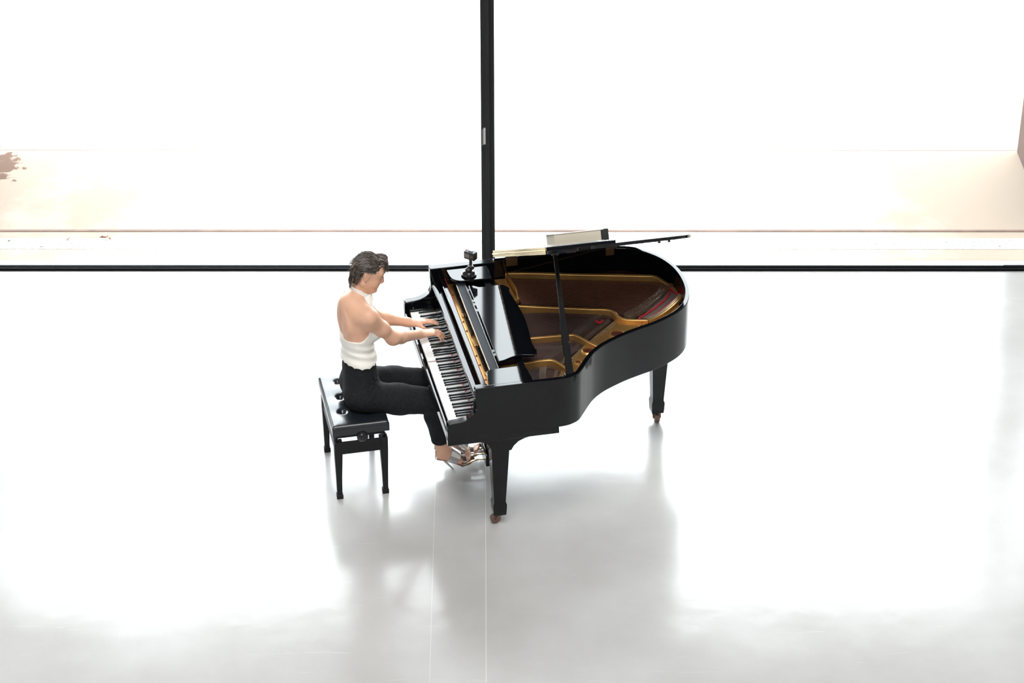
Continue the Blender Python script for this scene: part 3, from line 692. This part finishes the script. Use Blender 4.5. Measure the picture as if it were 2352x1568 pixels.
# ================================================================== PERSON
def V(*a): return np.array(a, dtype=np.float64)
class Field:
    def __init__(s, lo, hi, h):
        s.lo = V(*lo); s.h = h; s.n = np.ceil((V(*hi)-s.lo)/h).astype(int)+1; s.F = np.full(tuple(s.n), .5, np.float32)
    def blk(s, lo, hi):
        a = np.clip(np.floor((lo-s.lo)/s.h).astype(int), 0, s.n-1); b = np.clip(np.ceil((hi-s.lo)/s.h).astype(int)+1, 1, s.n)
        if np.any(b <= a): return None
        ax = [(s.lo[i]+s.h*np.arange(a[i], b[i])).astype(np.float32) for i in range(3)]
        return tuple(slice(a[i], b[i]) for i in range(3)), ax[0][:, None, None], ax[1][None, :, None], ax[2][None, None, :]
    def comb(s, sl, d, k, op='u'):
        A = s.F[sl]
        if op == 's': A = -A
        if k > 0:
            hh = np.maximum(k-np.abs(A-d), 0)/k; r = np.minimum(A, d)-hh*hh*k*.25
        else: r = np.minimum(A, d)
        s.F[sl] = -r if op == 's' else r
    def cone(s, a, b, ra, rb, k=.02, op='u', infl=0.):
        a = V(*a); b = V(*b); ra += infl; rb += infl; m = max(ra, rb)+k+.02
        B = s.blk(np.minimum(a, b)-m, np.maximum(a, b)+m)
        if B is None: return
        sl, X, Y, Z = B; ba = b-a; L2 = max(float(ba@ba), 1e-9)
        px, py, pz = X-a[0], Y-a[1], Z-a[2]
        t = np.clip((px*ba[0]+py*ba[1]+pz*ba[2])/L2, 0, 1)
        d = np.sqrt((px-t*ba[0])**2+(py-t*ba[1])**2+(pz-t*ba[2])**2)-(ra+(rb-ra)*t); s.comb(sl, d.astype(np.float32), k, op)
    def ell(s, c, r, R=None, k=.02, op='u', infl=0.):
        c = V(*c); r = V(*r)+infl; m = r.max()+k+.02; B = s.blk(c-m, c+m)
        if B is None: return
        sl, X, Y, Z = B; px, py, pz = X-c[0], Y-c[1], Z-c[2]
        R = np.eye(3) if R is None else R     # columns: local axes in world
        q = [px*R[0, i]+py*R[1, i]+pz*R[2, i] for i in range(3)]
        k0 = np.sqrt(sum((q[i]/r[i])**2 for i in range(3))); k1 = np.sqrt(sum((q[i]/r[i]**2)**2 for i in range(3)))+1e-6
        d = k0*(k0-1)/k1; s.comb(sl, d.astype(np.float32), k, op)
    def grid(s):
        ax = [(s.lo[i]+s.h*np.arange(s.n[i])).astype(np.float32) for i in range(3)]
        return ax[0][:, None, None], ax[1][None, :, None], ax[2][None, None, :]
    def mesh(s):
        F = s.F; ins = F < 0; nx, ny, nz = F.shape
        c = np.zeros((nx-1, ny-1, nz-1), np.uint8)
        for i in (0, 1):
            for j in (0, 1):
                for k in (0, 1): c += ins[i:nx-1+i, j:ny-1+j, k:nz-1+k]
        act = (c > 0) & (c < 8); I = np.argwhere(act); idx = -np.ones(act.shape, np.int64); idx[act] = np.arange(len(I))
        P = np.zeros((len(I), 3)); cnt = np.zeros(len(I))
        cor = [(i, j, k) for i in (0, 1) for j in (0, 1) for k in (0, 1)]
        for a in cor:
            for ax in range(3):
                if a[ax] == 0:
                    b = list(a); b[ax] = 1
                    fa = F[I[:, 0]+a[0], I[:, 1]+a[1], I[:, 2]+a[2]]; fb = F[I[:, 0]+b[0], I[:, 1]+b[1], I[:, 2]+b[2]]
                    m = (fa < 0) != (fb < 0); t = np.where(m, fa/(fa-fb+1e-12), 0)
                    e = np.tile(np.array(a, float), (len(I), 1)); e[:, ax] += t; P[m] += e[m]; cnt[m] += 1
        P = s.lo+s.h*(I+P/cnt[:, None]); quads = []
        for ax in range(3):
            o1, o2 = [(1, 2), (2, 0), (0, 1)][ax]
            sa = [slice(None)]*3; sb = [slice(None)]*3; sa[ax] = slice(0, -1); sb[ax] = slice(1, None)
            d = ins[tuple(sa)] != ins[tuple(sb)]; E = np.argwhere(d); E = E[(E[:, o1] > 0) & (E[:, o2] > 0) & (E[:, o1] < F.shape[o1]-1) & (E[:, o2] < F.shape[o2]-1)]
            if not len(E): continue
            flip = ~ins[E[:, 0], E[:, 1], E[:, 2]]
            def at(d1, d2):
                q = E.copy(); q[:, o1] += d1; q[:, o2] += d2; return idx[q[:, 0], q[:, 1], q[:, 2]]
            Q = np.stack([at(-1, -1), at(0, -1), at(0, 0), at(-1, 0)], 1); Q[flip] = Q[flip][:, ::-1]; quads.append(Q)
        return P, np.concatenate(quads)
def relax(P, Q, it=2, lam=.5):
    e = np.concatenate([Q[:, [0, 1]], Q[:, [1, 2]], Q[:, [2, 3]], Q[:, [3, 0]]]); e = np.concatenate([e, e[:, ::-1]])
    n = np.bincount(e[:, 0], minlength=len(P)).astype(float)
    for _ in range(it):
        S = np.stack([np.bincount(e[:, 0], weights=P[e[:, 1], i], minlength=len(P)) for i in range(3)], 1)
        P = P*(1-lam)+lam*S/np.maximum(n, 1)[:, None]
    return P
def field_obj(P, Q, name, mats, parent, off, mi=None):
    me = bpy.data.meshes.new(name); P = P-np.array(off)
    me.vertices.add(len(P)); me.vertices.foreach_set('co', P.astype(np.float32).ravel())
    me.loops.add(len(Q)*4); me.loops.foreach_set('vertex_index', Q.astype(np.int32).ravel())
    me.polygons.add(len(Q)); me.polygons.foreach_set('loop_start', np.arange(0, len(Q)*4, 4, dtype=np.int32)); me.polygons.foreach_set('loop_total', np.full(len(Q), 4, np.int32))
    for m in mats: me.materials.append(m)
    if mi is not None: me.polygons.foreach_set('material_index', mi.astype(np.int32))
    me.polygons.foreach_set('use_smooth', np.ones(len(Q), bool)); me.update(calc_edges=True); me.validate()
    o = bpy.data.objects.new(name, me); COL.objects.link(o); o.parent = parent; return o
def rotm(yaw, pitch=0, roll=0):
    f = V(cos(yaw)*cos(pitch), sin(yaw)*cos(pitch), -sin(pitch)); l = V(-sin(yaw), cos(yaw), 0); u = np.cross(f, l)
    if roll: l, u = l*cos(roll)+u*sin(roll), u*cos(roll)-l*sin(roll)
    return np.stack([f, l, u], 1)
person, QO = thing('person', (-.38, .78, .50), label='woman in ivory halter top and black trousers seated on the bench playing the piano', cat='person')
# --- skeleton (piano axes)
TY = .15; RT_ = rotm(TY); RP = rotm(.05)
HC = V(-.298, .858, 1.309); HR = rotm(-.09, .36)
def hd(x, y, z): return HC+HR@V(x, y, z)
Rs, Re, Rw = (-.322, .682, 1.118), (-.178, .748, .920), (.012, .925, .815)
Ls, Le, Lw_ = (-.372, .978, 1.095), (-.225, 1.045, .890), (-.018, 1.082, .806)
def tor(x, y, z): return V(-.378, .815, 0)+RT_@V(x, y, 0)+V(0, 0, z)
def torso(f, i=0., bust=True):
    f.ell((-.372, .78, .605), (.105, .165, .105), RP, .03, infl=i)
    f.ell((-.388, .705, .590), (.092, .090, .092), None, .04, infl=i); f.ell((-.388, .860, .590), (.092, .090, .092), None, .04, infl=i)
    f.ell((-.374, .79, .70), (.090, .142, .11), rotm(.10), .05, infl=i)
    f.ell((-.374, .797, .80), (.084, .120, .12), rotm(.16), .06, infl=i)
    f.ell(tor(-.002, 0, .96), (.092, .134, .15), RT_, .06, infl=i)
    f.ell(tor(-.008, 0, 1.06), (.084, .142, .105), RT_, .05, infl=i)
    if bust:
        f.ell(tor(.088, -.066, .985), (.052, .060, .058), RT_, .04, infl=i); f.ell(tor(.088, .066, .985), (.052, .060, .058), RT_, .04, infl=i)
def upper(f):
    m = tor(-.018, 0, 1.135)
    f.cone(m, Rs, .058, .042, .05); f.cone(m, Ls, .056, .040, .05)
    f.cone(tor(-.03, 0, 1.138), tor(-.01, -.115, 1.118), .042, .03, .05); f.cone(tor(-.03, 0, 1.138), tor(0, .105, 1.115), .045, .028, .05)
    f.cone(tor(.05, -.12, 1.06), tor(.07, 0, 1.10), .035, .035, .05)
    f.ell(tor(-.077, -.070, 1.05), (.014, .038, .060), RT_, .035); f.ell(tor(-.074, .066, 1.05), (.012, .034, .060), RT_, .035)
    # arms
    for S, E_, W_ in ((Rs, Re, Rw), (Ls, Le, Lw_)):
        S, E_, W_ = V(*S), V(*E_), V(*W_)
        f.ell(S, (.047, .046, .048), None, .03)
        f.cone(S, S*.45+E_*.55, .044, .0395, .03); f.cone(S*.45+E_*.55, E_, .0395, .035, .03)
        mid = E_*.72+W_*.28; f.cone(E_, mid, .0350, .0385, .045); f.cone(mid, W_*.9+E_*.1, .0385, .0255, .02); f.cone(W_*.9+E_*.1, W_, .0255, .0250, .02)
    # neck
    f.cone((-.362, .842, 1.13), (-.322, .858, 1.26), .051, .046, .045); f.cone((-.335, .852, 1.14), hd(.0, 0, -.075), .045, .042, .03)
    # spine groove
    f.cone(tor(-.100, .0, 1.10), tor(-.106, 0, .90), .010, .010, .035, op='s')
def head(f):
    E = lambda c, r, k=.012, op='u', R=None: f.ell(hd(*c), r, HR if R is None else R, k, op)
    C = lambda a, b, ra, rb, k=.01, op='u': f.cone(hd(*a), hd(*b), ra, rb, k, op)
    E((-.008, 0, .032), (.083, .072, .078), .02); E((.028, 0, -.022), (.058, .057, .080), .03); E((.045, 0, .035), (.046, .055, .050), .02)
    E((.056, 0, -.050), (.031, .033, .036), .025); C((.070, 0, .022), (.082, 0, -.034), .012, .014, .014)
    for sg in (-1, 1):
        C((-.008, sg*.052, -.045), (.062, sg*.016, -.092), .020, .018, .025)
        E((.050, sg*.036, -.030), (.026, .022, .024), .02)
        C((.082, sg*.012, .034), (.068, sg*.042, .035), .010, .009, .014)
        E((.094, sg*.033, .020), (.014, .016, .011), .012, 's')
        E((.0765, sg*.031, .019), (.0125, .0135, .0115), .003)
        E((.095, sg*.012, -.034), (.011, .0065, .0075), .006)
        Re_ = HR@rotm(sg*-.35, -.25)
        E((-.012, sg*.074, .008), (.017, .008, .031), .006, 'u', Re_)
        E((-.008, sg*.081, .012), (.009, .004, .017), .005, 's', Re_)
        E((-.006, sg*.073, -.018), (.007, .005, .009), .004)
    C((.084, 0, .022), (.102, 0, -.026), .0070, .0095, .010); E((.102, 0, -.030), (.0105, .0095, .0085), .006)
    C((.082, -.016, -.060), (.088, 0, -.058), .0055, .0070, .006); C((.082, .016, -.060), (.088, 0, -.058), .0055, .0070, .006)
    C((.079, -.013, -.071), (.085, 0, -.072), .0058, .0078, .006); C((.079, .013, -.071), (.085, 0, -.072), .0058, .0078, .006)
    C((.094, -.014, -.0655), (.094, .014, -.0655), .003, .003, .003, 's')
    E((.074, 0, -.096), (.018, .020, .015), .015)
FR = []
def hand(f, W_, d, thumb, bends, tilt, spread=(.10, .03, -.05, -.16), tb=(.9, .55, .25), knuck=.083):
    W_ = V(*W_); d = V(*d); d /= np.linalg.norm(d); s_ = V(-d[1], d[0], 0); s_ /= np.linalg.norm(s_); s_ *= thumb
    up = np.cross(d, s_)*thumb; up *= np.sign(up[2]); s_ = s_*cos(tilt)+up*sin(tilt); up = np.cross(d, s_); up *= np.sign(up[2])
    L_ = ((.040, .025, .019), (.044, .028, .020), (.040, .026, .019), (.031, .020, .017)); off = (.027, .009, -.009, -.026); kn = (1.0, 1.04, .99, .92)
    for i in range(4):
        K = W_+d*knuck*kn[i]+s_*off[i]; B = W_+s_*off[i]*.55
        f.cone(B, K, .0150, .0112, .016); f.ell(K+up*.001, (.0105, .0100, .0095), None, .006)
        dd = d*cos(spread[i])+s_*sin(spread[i]); p = K; r = (.0090, .0078, .0070, .0058) if i < 3 else (.0080, .0070, .0063, .0052)
        for j in range(3):
            a = bends[i][j]; q = p+(dd*cos(a)-up*sin(a))*L_[i][j]; f.cone(p, q, r[j], r[j+1], .004)
            p = q
        FR.append(p)
    p = W_+d*.018+s_*.020; K = W_+d*.048+s_*.040-up*.010; f.cone(p, K, .0165, .0118, .016)
    q = K+(d*cos(tb[0])*.8+s_*sin(tb[0])*.55-up*.25)*.034; f.cone(K, q, .0112, .0090, .006)
    q2 = q+(d*cos(tb[1])+s_*sin(tb[1])*.3-up*.35)*.026; f.cone(q, q2, .0090, .0068, .004)
def hands(f):
    hand(f, Rw, (.975, .155, -.04), 1, ((.25, .70, .95), (.30, .80, 1.05), (.42, .95, 1.2), (.50, 1.0, 1.2)), -.10, spread=(.05, .0, -.10, -.24))
    hand(f, Lw_, (.975, .20, -.10), -1, ((.12, .30, .42), (.10, .28, .40), (.12, .30, .42), (.15, .35, .5)), .12, spread=(.10, .0, -.08, -.2), tb=(1.1, .7, .2))
Rh, Rk, Ra = (-.375, .695, .582), (.045, .662, .512), (.078, .672, .185)
Lh, Lk, La = (-.375, .865, .582), (.055, .885, .508), (.150, .792, .185)
def legs(f, i=0., lo=0.):
    for h_, k_, a_ in ((Rh, Rk, Ra), (Lh, Lk, La)):
        h_, k_, a_ = V(*h_), V(*k_), V(*a_); m = h_*.5+k_*.5+V(0, 0, -.004)
        f.cone(h_, m, .084, .080, .03, infl=i); f.cone(m, k_, .080, .068, .03, infl=i); f.ell(k_, (.060, .058, .064), None, .02, infl=i)
        c = k_*.68+a_*.32+V(-.012, 0, 0); f.cone(k_, c, .056, .050, .03, infl=i); f.cone(c, a_, .050, .033+lo, .03, infl=i)
def feet(f):
    for (hx, hy, hz), (bx, by, bz), a_, yaw in (((.078, .680, .122), (.203, .690, .052), Ra, .05), ((.150, .790, .122), (.268, .768, .058), La, -.15)):
        h_, b_ = V(hx, hy, hz), V(bx, by, bz); a_ = V(*a_); l = V(-sin(yaw), cos(yaw), 0); fwd = V(cos(yaw), sin(yaw), 0)
        f.cone(a_, h_+V(.006, 0, .02), .033, .030, .02); f.ell(h_, (.031, .028, .030), None, .015)
        f.cone(a_+V(.01, 0, -.01), h_*.45+b_*.55+V(0, 0, .014), .034, .025, .03)
        for s_ in (-.018, .018): f.cone(h_+l*s_*.4, b_+l*s_, .024, .018, .02)
        for q, (s_, ln) in enumerate(((-.030, .040), (-.015, .048), (0, .053), (.014, .056), (.028, .058))):
            if hy > .75: s_ = s_
            f.cone(b_+l*s_*.9+V(0, 0, -.004), b_+l*s_+fwd*ln+V(0, 0, .020), .0105, .0085 if q < 4 else .011, .006)
f = Field((-.56, .55, .02), (.36, 1.20, 1.43), .0036)
torso(f, -.004, True); upper(f); legs(f, -.004); feet(f); head(f); hands(f)
P, Q = f.mesh(); P = relax(P, Q, 1, .4)
cen = P[Q].mean(1); loc_ = (cen-HC)@HR
mi = np.zeros(len(Q), int)
lipm = (np.abs(loc_[:, 1]) < .020) & (loc_[:, 2] < -.0555) & (loc_[:, 2] > -.0775) & (loc_[:, 0] > .078) & (np.abs(loc_[:, 1])*.35+np.abs(loc_[:, 2]+.0665) < .0115)
mi[lipm] = 1
body = field_obj(P, Q, 'body', [M['skin'], M['lip']], person, QO, mi)
# --- trousers
g = Field((-.56, .55, .14), (.15, 1.0, .90), .0045)
torso(g, .001, False); legs(g, .009, .006)
X, Y, Z = g.grid()
wob = .0008*np.sin(X*46+Z*38)*np.cos(Y*33+Z*20)+.0006*np.sin(X*95-Z*80+Y*30)
for hp, kk in ((Rk, 1), (Lk, 1)):     # creases behind the knees and at the hip
    r_ = np.sqrt((X-hp[0]+.03)**2+(Y-hp[1])**2+(Z-hp[2]+.03)**2); wob = wob+.0012*np.sin(r_*150)*np.exp(-(r_/.07)**2)
hr = np.sqrt((X+.29)**2+(Z-.67)**2); wob = wob+.003*np.sin(np.arctan2(Z-.67, X+.29)*9)*np.exp(-(hr/.07)**2)
g.F = g.F+wob.astype(np.float32)
bt = V(*Ra)
cut = np.maximum(Z-(.812+.0*X), -(Z-.217-0*X))
g.F = np.maximum(g.F, cut.astype(np.float32))
g.F = np.maximum(g.F, (.496-Z-np.clip((X+.262)*50, 0, 1)).astype(np.float32))   # sits on the cushion
P, Q = g.mesh(); P = relax(P, Q, 2, .5); tr = field_obj(P, Q, 'trousers', [M['pants']], person, QO)
# --- halter top
g = Field((-.56, .58, .74), (-.15, 1.05, 1.23), .004)
torso(g, .005, True)
g.cone(tor(.03, -.04, 1.06), tor(.045, 0, 1.16), .06, .040, .05); g.cone(tor(.03, .04, 1.06), tor(.045, 0, 1.16), .06, .040, .05)
X, Y, Z = g.grid(); c_, s_ = cos(TY), sin(TY); xt = (X+.378)*c_+(Y-.815)*s_; yt = -(X+.378)*s_+(Y-.815)*c_
fold = .0036*np.sin(Z*120+yt*22+xt*30)*np.exp(-((Z-.865)/.05)**2)*np.clip(1+.5*np.sin(yt*30), .3, 1.5)
flare = -.009*np.clip((.85-Z)/.05, 0, 1)
g.F = g.F+(fold+flare).astype(np.float32)
zb = .953+.050*np.clip((xt+.02)/.07, 0, 1)**1.3-.012*np.exp(-((yt+.05)/.05)**2)
reg = np.minimum(Z-zb, np.maximum(np.maximum(.035-xt, np.abs(yt)-(.150-.62*(Z-1.0))), Z-1.19))
ang = np.arctan2(yt, xt)
hem = .792+.007*np.abs(np.sin(ang*11))-.012*np.exp(-((ang+1.5)/.6)**2)
reg = np.maximum(reg, hem-Z)
g.F = np.maximum(g.F, reg.astype(np.float32))
P, Q = g.mesh(); P = relax(P, Q, 1, .5)
c3 = P[Q].mean(1); m_ = (c3[:, 2] < .842).astype(int)
tp = field_obj(P, Q, 'halter_top', [M['top'], M['lace']], person, QO, m_)
# zip at the back
zp = MB().tube([tuple(tor(-.0945, -.018, .938)), tuple(tor(-.0935, -.018, .90)), tuple(tor(-.088, -.016, .86)), tuple(tor(-.080, -.015, .82))], .0016, 6)
build(zp, 'zip', M['top'], tp, QO)
# collar band
cb = MB(); outer_ = []; n = 40
cc_ = V(-.333, .852, 1.180)
for rr_, zz in ((.0600, -.014), (.0660, -.018), (.0620, .016), (.0570, .016)):
    outer_.append([cc_+RT_@V(cos(a)*rr_*1.0, sin(a)*rr_*.98, zz-.036*cos(a)+.014*sin(a)**2+.006*(cos(a) < -.3)) for a in [2*pi*k/n for k in range(n)]])
vs = [p for r in outer_ for p in r]; fs = []
for k in range(4):
    for i in range(n): fs.append((k*n+i, k*n+(i+1) % n, ((k+1) % 4)*n+(i+1) % n, ((k+1) % 4)*n+i))
cb.add(vs, fs); build(cb, 'collar', M['top'], tp, QO, smooth=50)
# --- face details
for sg in (-1, 1):
    b_ = MB(); b_.tube([hd(.0925, sg*.014, .034), hd(.0895, sg*.028, .039), hd(.0765, sg*.047, .036)], [.0022, .0028, .0014], 6); build(b_, 'eyebrow', M['hair'], body, QO)
    b_ = MB(); b_.tube([hd(.0865, sg*.020, .016), hd(.0895, sg*.031, .013), hd(.0790, sg*.046, .017)], [.0018, .0030, .0018], 6); build(b_, 'eyelashes', M['dark'], body, QO)
build(MB().lathe([(0, -.003), (.003, 0), (0, .003)], hd(-.006, -.080, -.021), 8), 'earring', mat('small_dark_earring', (.12, .10, .09), .3, metal=.8), body, QO)
for k in (0, 1):
    c = V(*Rw)*(1-.06*k-.04)+V(*Re)*(.06*k+.04); ax = (V(*Rw)-V(*Re)); ax /= np.linalg.norm(ax)
    a = Vector(ax).orthogonal().normalized(); b = Vector(ax).cross(a)
    ring = [Vector(c)+(a*cos(t)+b*sin(t))*.0275+Vector(ax)*.004*sin(t*2+k) for t in [2*pi*i/24 for i in range(25)]]
    build(MB().tube(ring, .0011, 5), 'bracelet', M['brass'], body, QO)
# --- hair
hf = Field(tuple(HC-.17), tuple(HC+.17), .003)
def E(c, r, k=.02, op='u'): hf.ell(hd(*c), r, HR, k, op)
E((-.009, 0, .035), (.084, .077, .081)); E((-.031, 0, -.005), (.059, .068, .078)); E((-.052, 0, -.055), (.032, .043, .035), .03); E((-.043, 0, -.074), (.028, .046, .030), .03)
hf.cone(hd(.03, .008, .094), hd(.060, .012, .092), .018, .010, .02)
X, Y, Z = hf.grid(); q = [(X-HC[0])*HR[0, i]+(Y-HC[1])*HR[1, i]+(Z-HC[2])*HR[2, i] for i in range(3)]
line = np.where(q[0] > .025, .030+(q[0]-.025)*.85, np.where(q[0] > -.032, .038, np.maximum(.030-(-.032-q[0])*3.2, -.102)))
keep = np.maximum(line-q[2], 0*q[0]-1)
keep = np.where((q[0] > .072) & (np.abs(q[1]-.006) < .03), np.minimum(keep, .050-q[2]), keep)
nz = .0035*np.sin(q[0]*130+q[2]*70)*np.sin(q[1]*120+q[2]*40)+.002*np.sin(q[0]*60-q[2]*190+q[1]*50)
hf.F = np.maximum(hf.F+nz.astype(np.float32), keep.astype(np.float32))
P, Q = hf.mesh(); P = relax(P, Q, 2, .5)
hair = field_obj(P, Q, 'hair', [M['hair_cap']], person, QO)
st = MB(); rnd = random.Random(3)
def shell(p, k):      # push a head-space point onto the hair surface times k
    c = Vector((-.009, 0, .035)); r = Vector((.085, .078, .082)); d = p-c; s_ = sqrt((d.x/r.x)**2+(d.y/r.y)**2+(d.z/r.z)**2); return c+d*(k/s_) if s_ > 0 else p
ns = 0
while ns < 2300:
    th = rnd.uniform(0, 2*pi); ph = rnd.uniform(-1.25, 1.5); p = Vector((-.009+.085*cos(th)*cos(ph), .078*sin(th)*cos(ph), .035+.082*sin(ph)))
    x_, y_, z_ = p
    lim = .034+(x_-.025)*.85 if x_ > .025 else (.042 if x_ > -.032 else .034-(-.032-x_)*2.8)
    if z_ < lim: continue
    ns += 1
    L_ = rnd.uniform(.03, .058); front = x_ > .045 and z_ > .07
    if front and abs(y_) < .05: dr = Vector((.9, rnd.uniform(-.3, .3), .15))
    else: dr = Vector((-1.0, .2*np.sign(y_)+rnd.uniform(-.25, .25), .05 if z_ > .05 else (-.30 if x_ > -.05 else -.7)))
    dr.normalize(); pts = []; k0 = rnd.uniform(.99, 1.03); lift = rnd.uniform(0, .09) if rnd.random() < .88 else rnd.uniform(.1, .22)
    cur = p; n_ = 6; tw = Vector((rnd.uniform(-.2, .2), rnd.uniform(-.2, .2), rnd.uniform(-.2, .2)))
    for i in range(n_):
        t = i/(n_-1); s_ = shell(cur, k0+lift*t*t)
        if front and abs(y_) < .05: s_ = Vector((cur.x, cur.y, cur.z))+Vector((0, 0, .012*sin(t*pi)-.05*t*t*t))
        lm = .034+(s_.x-.025)*.85 if s_.x > .025 else (.038 if s_.x > -.032 else max(.030-(-.032-s_.x)*3.0, -.102))
        if not front and s_.z < lm-.006 and i > 1: break
        pts.append(hd(s_.x, s_.y, s_.z)); cur = cur+(dr+tw*t).normalized()*L_/(n_-1)
        if not front: dr = (dr+Vector((0, 0, -.10))).normalized()
    r0 = rnd.uniform(.0009, .0019)
    if len(pts) < 3: continue
    st.tube(pts, [r0, r0*1.1, r0, r0*.85, r0*.6, r0*.2][:len(pts)], 4, mi=1 if rnd.random() < .28 else 0)
for i in range(44):    # wispy ends at the nape and crown
    y0 = rnd.uniform(-.045, .045); a = hd(-.074, y0, -.035+rnd.uniform(-.05, .03)); b = hd(-.072-rnd.uniform(0, .008), y0*1.1, -.070-rnd.uniform(0, .03)); c = hd(-.062-rnd.uniform(0, .012), y0*1.1, -.095-rnd.uniform(0, .025))
    st.tube([a, b, c], [.0022, .0014, .0003], 4, mi=i % 2)
for i in range(16):
    y0 = rnd.uniform(-.04, .04); st.tube([hd(-.09, y0, .05), hd(-.098, y0*1.1, .03+rnd.uniform(-.02, .02)), hd(-.104-rnd.uniform(0, .014), y0*1.2, .01+rnd.uniform(-.03, .02))], [.0022, .0014, .0003], 4, mi=1)
for i in range(260):   # forelock swept up and forward
    y0 = rnd.uniform(-.025, .048); x0 = rnd.uniform(.015, .062); r0 = rnd.uniform(.0010, .0020); q = rnd.uniform(-.006, .006); e = rnd.uniform(0, 1)
    P_ = smoothpath([(x0, y0, .094+q-.25*(x0-.02)), (x0+.020, y0*1.05, .110+q), (.074+q+.004*e, y0*1.1, .106+q), (.088+q, y0*1.1+.3*q, .090+q), (.093-.004*e+q, y0*1.1+.6*q, .072-.022*e)], 2)
    n_ = len(P_); st.tube([hd(*v) for v in P_], [r0*(1-.75*(k/(n_-1))**2) for k in range(n_)], 4, mi=1 if rnd.random() < .45 else 0)
for i in range(420):   # short hair lying down the nape
    a = rnd.uniform(.52*pi, 1.48*pi); z0 = rnd.uniform(-.055, .035); k_ = 1.03+rnd.uniform(0, .05); r0 = rnd.uniform(.0010, .0018); pts = []
    for j in range(4):
        z = z0-.012*j; t_ = max(0, 1-((z+.005)/.088)**2)**.5 if z < -.005 else 1
        if z < -.06: t_ *= .95
        pts.append(hd(-.031+.059*cos(a)*t_*k_, .068*sin(a)*t_*k_*(1-.02*j), z))
    if -.031+.059*cos(a) > -.045 and z0 < .0: continue
    st.tube(pts, [r0, r0, r0*.8, r0*.2], 4, mi=1 if rnd.random() < .2 else 0)
build(st, 'hair_strands', [M['hair'], M['hair2']], hair, QO, smooth=60)
# --- sandals
def sandal(h_, b_, tip, yaw, lab, toe_z):
    hx, hy, hz = h_; bx, by, bz = b_; fwd = Vector((cos(yaw), sin(yaw), 0)); l = Vector((-sin(yaw), cos(yaw), 0))
    H = Vector(h_); B = Vector(b_)
    o, so = thing('sandal', (bx, by, 0))
    bpy.data.objects.remove(o)
    # sole profile along the foot
    prof = [(H-fwd*.030, -.026, .020), (H, -.029, .026), (H.lerp(B, .3), -.026, .024), (H.lerp(B, .65), -.023, .028), (B, -.023, .040), (B+fwd*.035, -.013, .042), (B+fwd*.062, .001, .034), (B+fwd*.078, .010, .016)]
    sm = MB(); rs = []
    for c, dz, w_ in prof: rs.append([c+Vector((0, 0, dz-.005))-l*w_, c+Vector((0, 0, dz-.005))+l*w_, c+Vector((0, 0, dz))+l*w_, c+Vector((0, 0, dz))-l*w_])
    sm.rings(rs); s = build(sm, 'sandal', M['silver'], person, QO, bevel=.0015); s['label'] = lab
    hl = MB().tube([H+Vector((-.012, 0, -.032)), H.lerp(Vector(tip), .25)+Vector((-.006, 0, -.01)), Vector(tip)+Vector((0, 0, .004)), Vector(tip)], [.014, .0085, .0058, .0052], 10)
    build(hl, 'stiletto_heel', M['silver'], s, QO)
    build(MB().prism([(p.x, p.y) for p in [H-fwd*.028+l*w_*1.0 for w_ in (-.018, .018)]+[H+fwd*.02+l*w_ for w_ in (.022, -.022)]], hz-.030, hz-.0275), 'insole', M['sole'], s, QO)
    def band(t0, t1, wm, hm, nm, lift=0, n=18):
        rs = []
        for t in (t0, (t0+t1)/2, t1):
            if t <= 1: c = H.lerp(B, t); ww = .036+.009*t; hh = .050-.022*t
            else: c = B+fwd*(t-1)*.15+Vector((0, 0, .004)); ww = .045; hh = .024
            c = c+Vector((0, 0, lift+(.012*sin(min(t, 1)*pi))))
            dirn = (B-H).normalized() if t <= 1 else fwd; up = l.cross(dirn)*-1
            up = dirn.cross(l); up = up if up.z > 0 else -up
            rs.append([c+l*cos(2*pi*k/n)*ww*wm+up*sin(2*pi*k/n)*hh*hm for k in range(n)])
        build(MB().rings(rs), nm, M['silver'], s, QO, smooth=50)
    band(.36, .80, 1.02, 1.22, 'wide_strap', lift=.006); band(1.02, 1.16, 1.0, 1.15, 'toe_strap')
    A = H+Vector((.004, 0, .058)); nn = 20
    for dz_, tl in ((0, .25), (.012, -.1)):
        ring = [A+Vector((0, 0, dz_))+fwd*cos(2*pi*k/nn)*.0435+l*sin(2*pi*k/nn)*.041+Vector((0, 0, tl*.03*cos(2*pi*k/nn))) for k in range(nn+1)]
        if dz_ == 0: build(MB().tube(ring, .0042, 8), 'ankle_strap', M['silver'], s, QO)
    hb = MB(); rs = []
    for k in range(9):
        a = pi*.55+pi*.9*k/8; c0 = H+fwd*cos(a)*.034+l*sin(a)*.031; rs.append([c0+Vector((0, 0, -.026)), c0*1+Vector((0, 0, .050)), c0+fwd*cos(a)*.003+l*sin(a)*.003+Vector((0, 0, .050)), c0+fwd*cos(a)*.003+l*sin(a)*.003+Vector((0, 0, -.026))])
    hb.rings(rs[3:6]); build(hb, 'heel_strip', M['silver'], s, QO)
    build(MB().box(A.x-.006, A.x+.010, A.y-.042, A.y-.037, A.z-.006, A.z+.006), 'buckle', M['steel'], s, QO, bevel=.001)
sandal((.078, .680, .122), (.203, .690, .052), (.148, .683, 0), .05, 'nearer silver high-heeled sandal', .06)
sandal((.150, .790, .122), (.268, .768, .058), (.205, .785, 0), -.15, 'farther silver high-heeled sandal', .06)
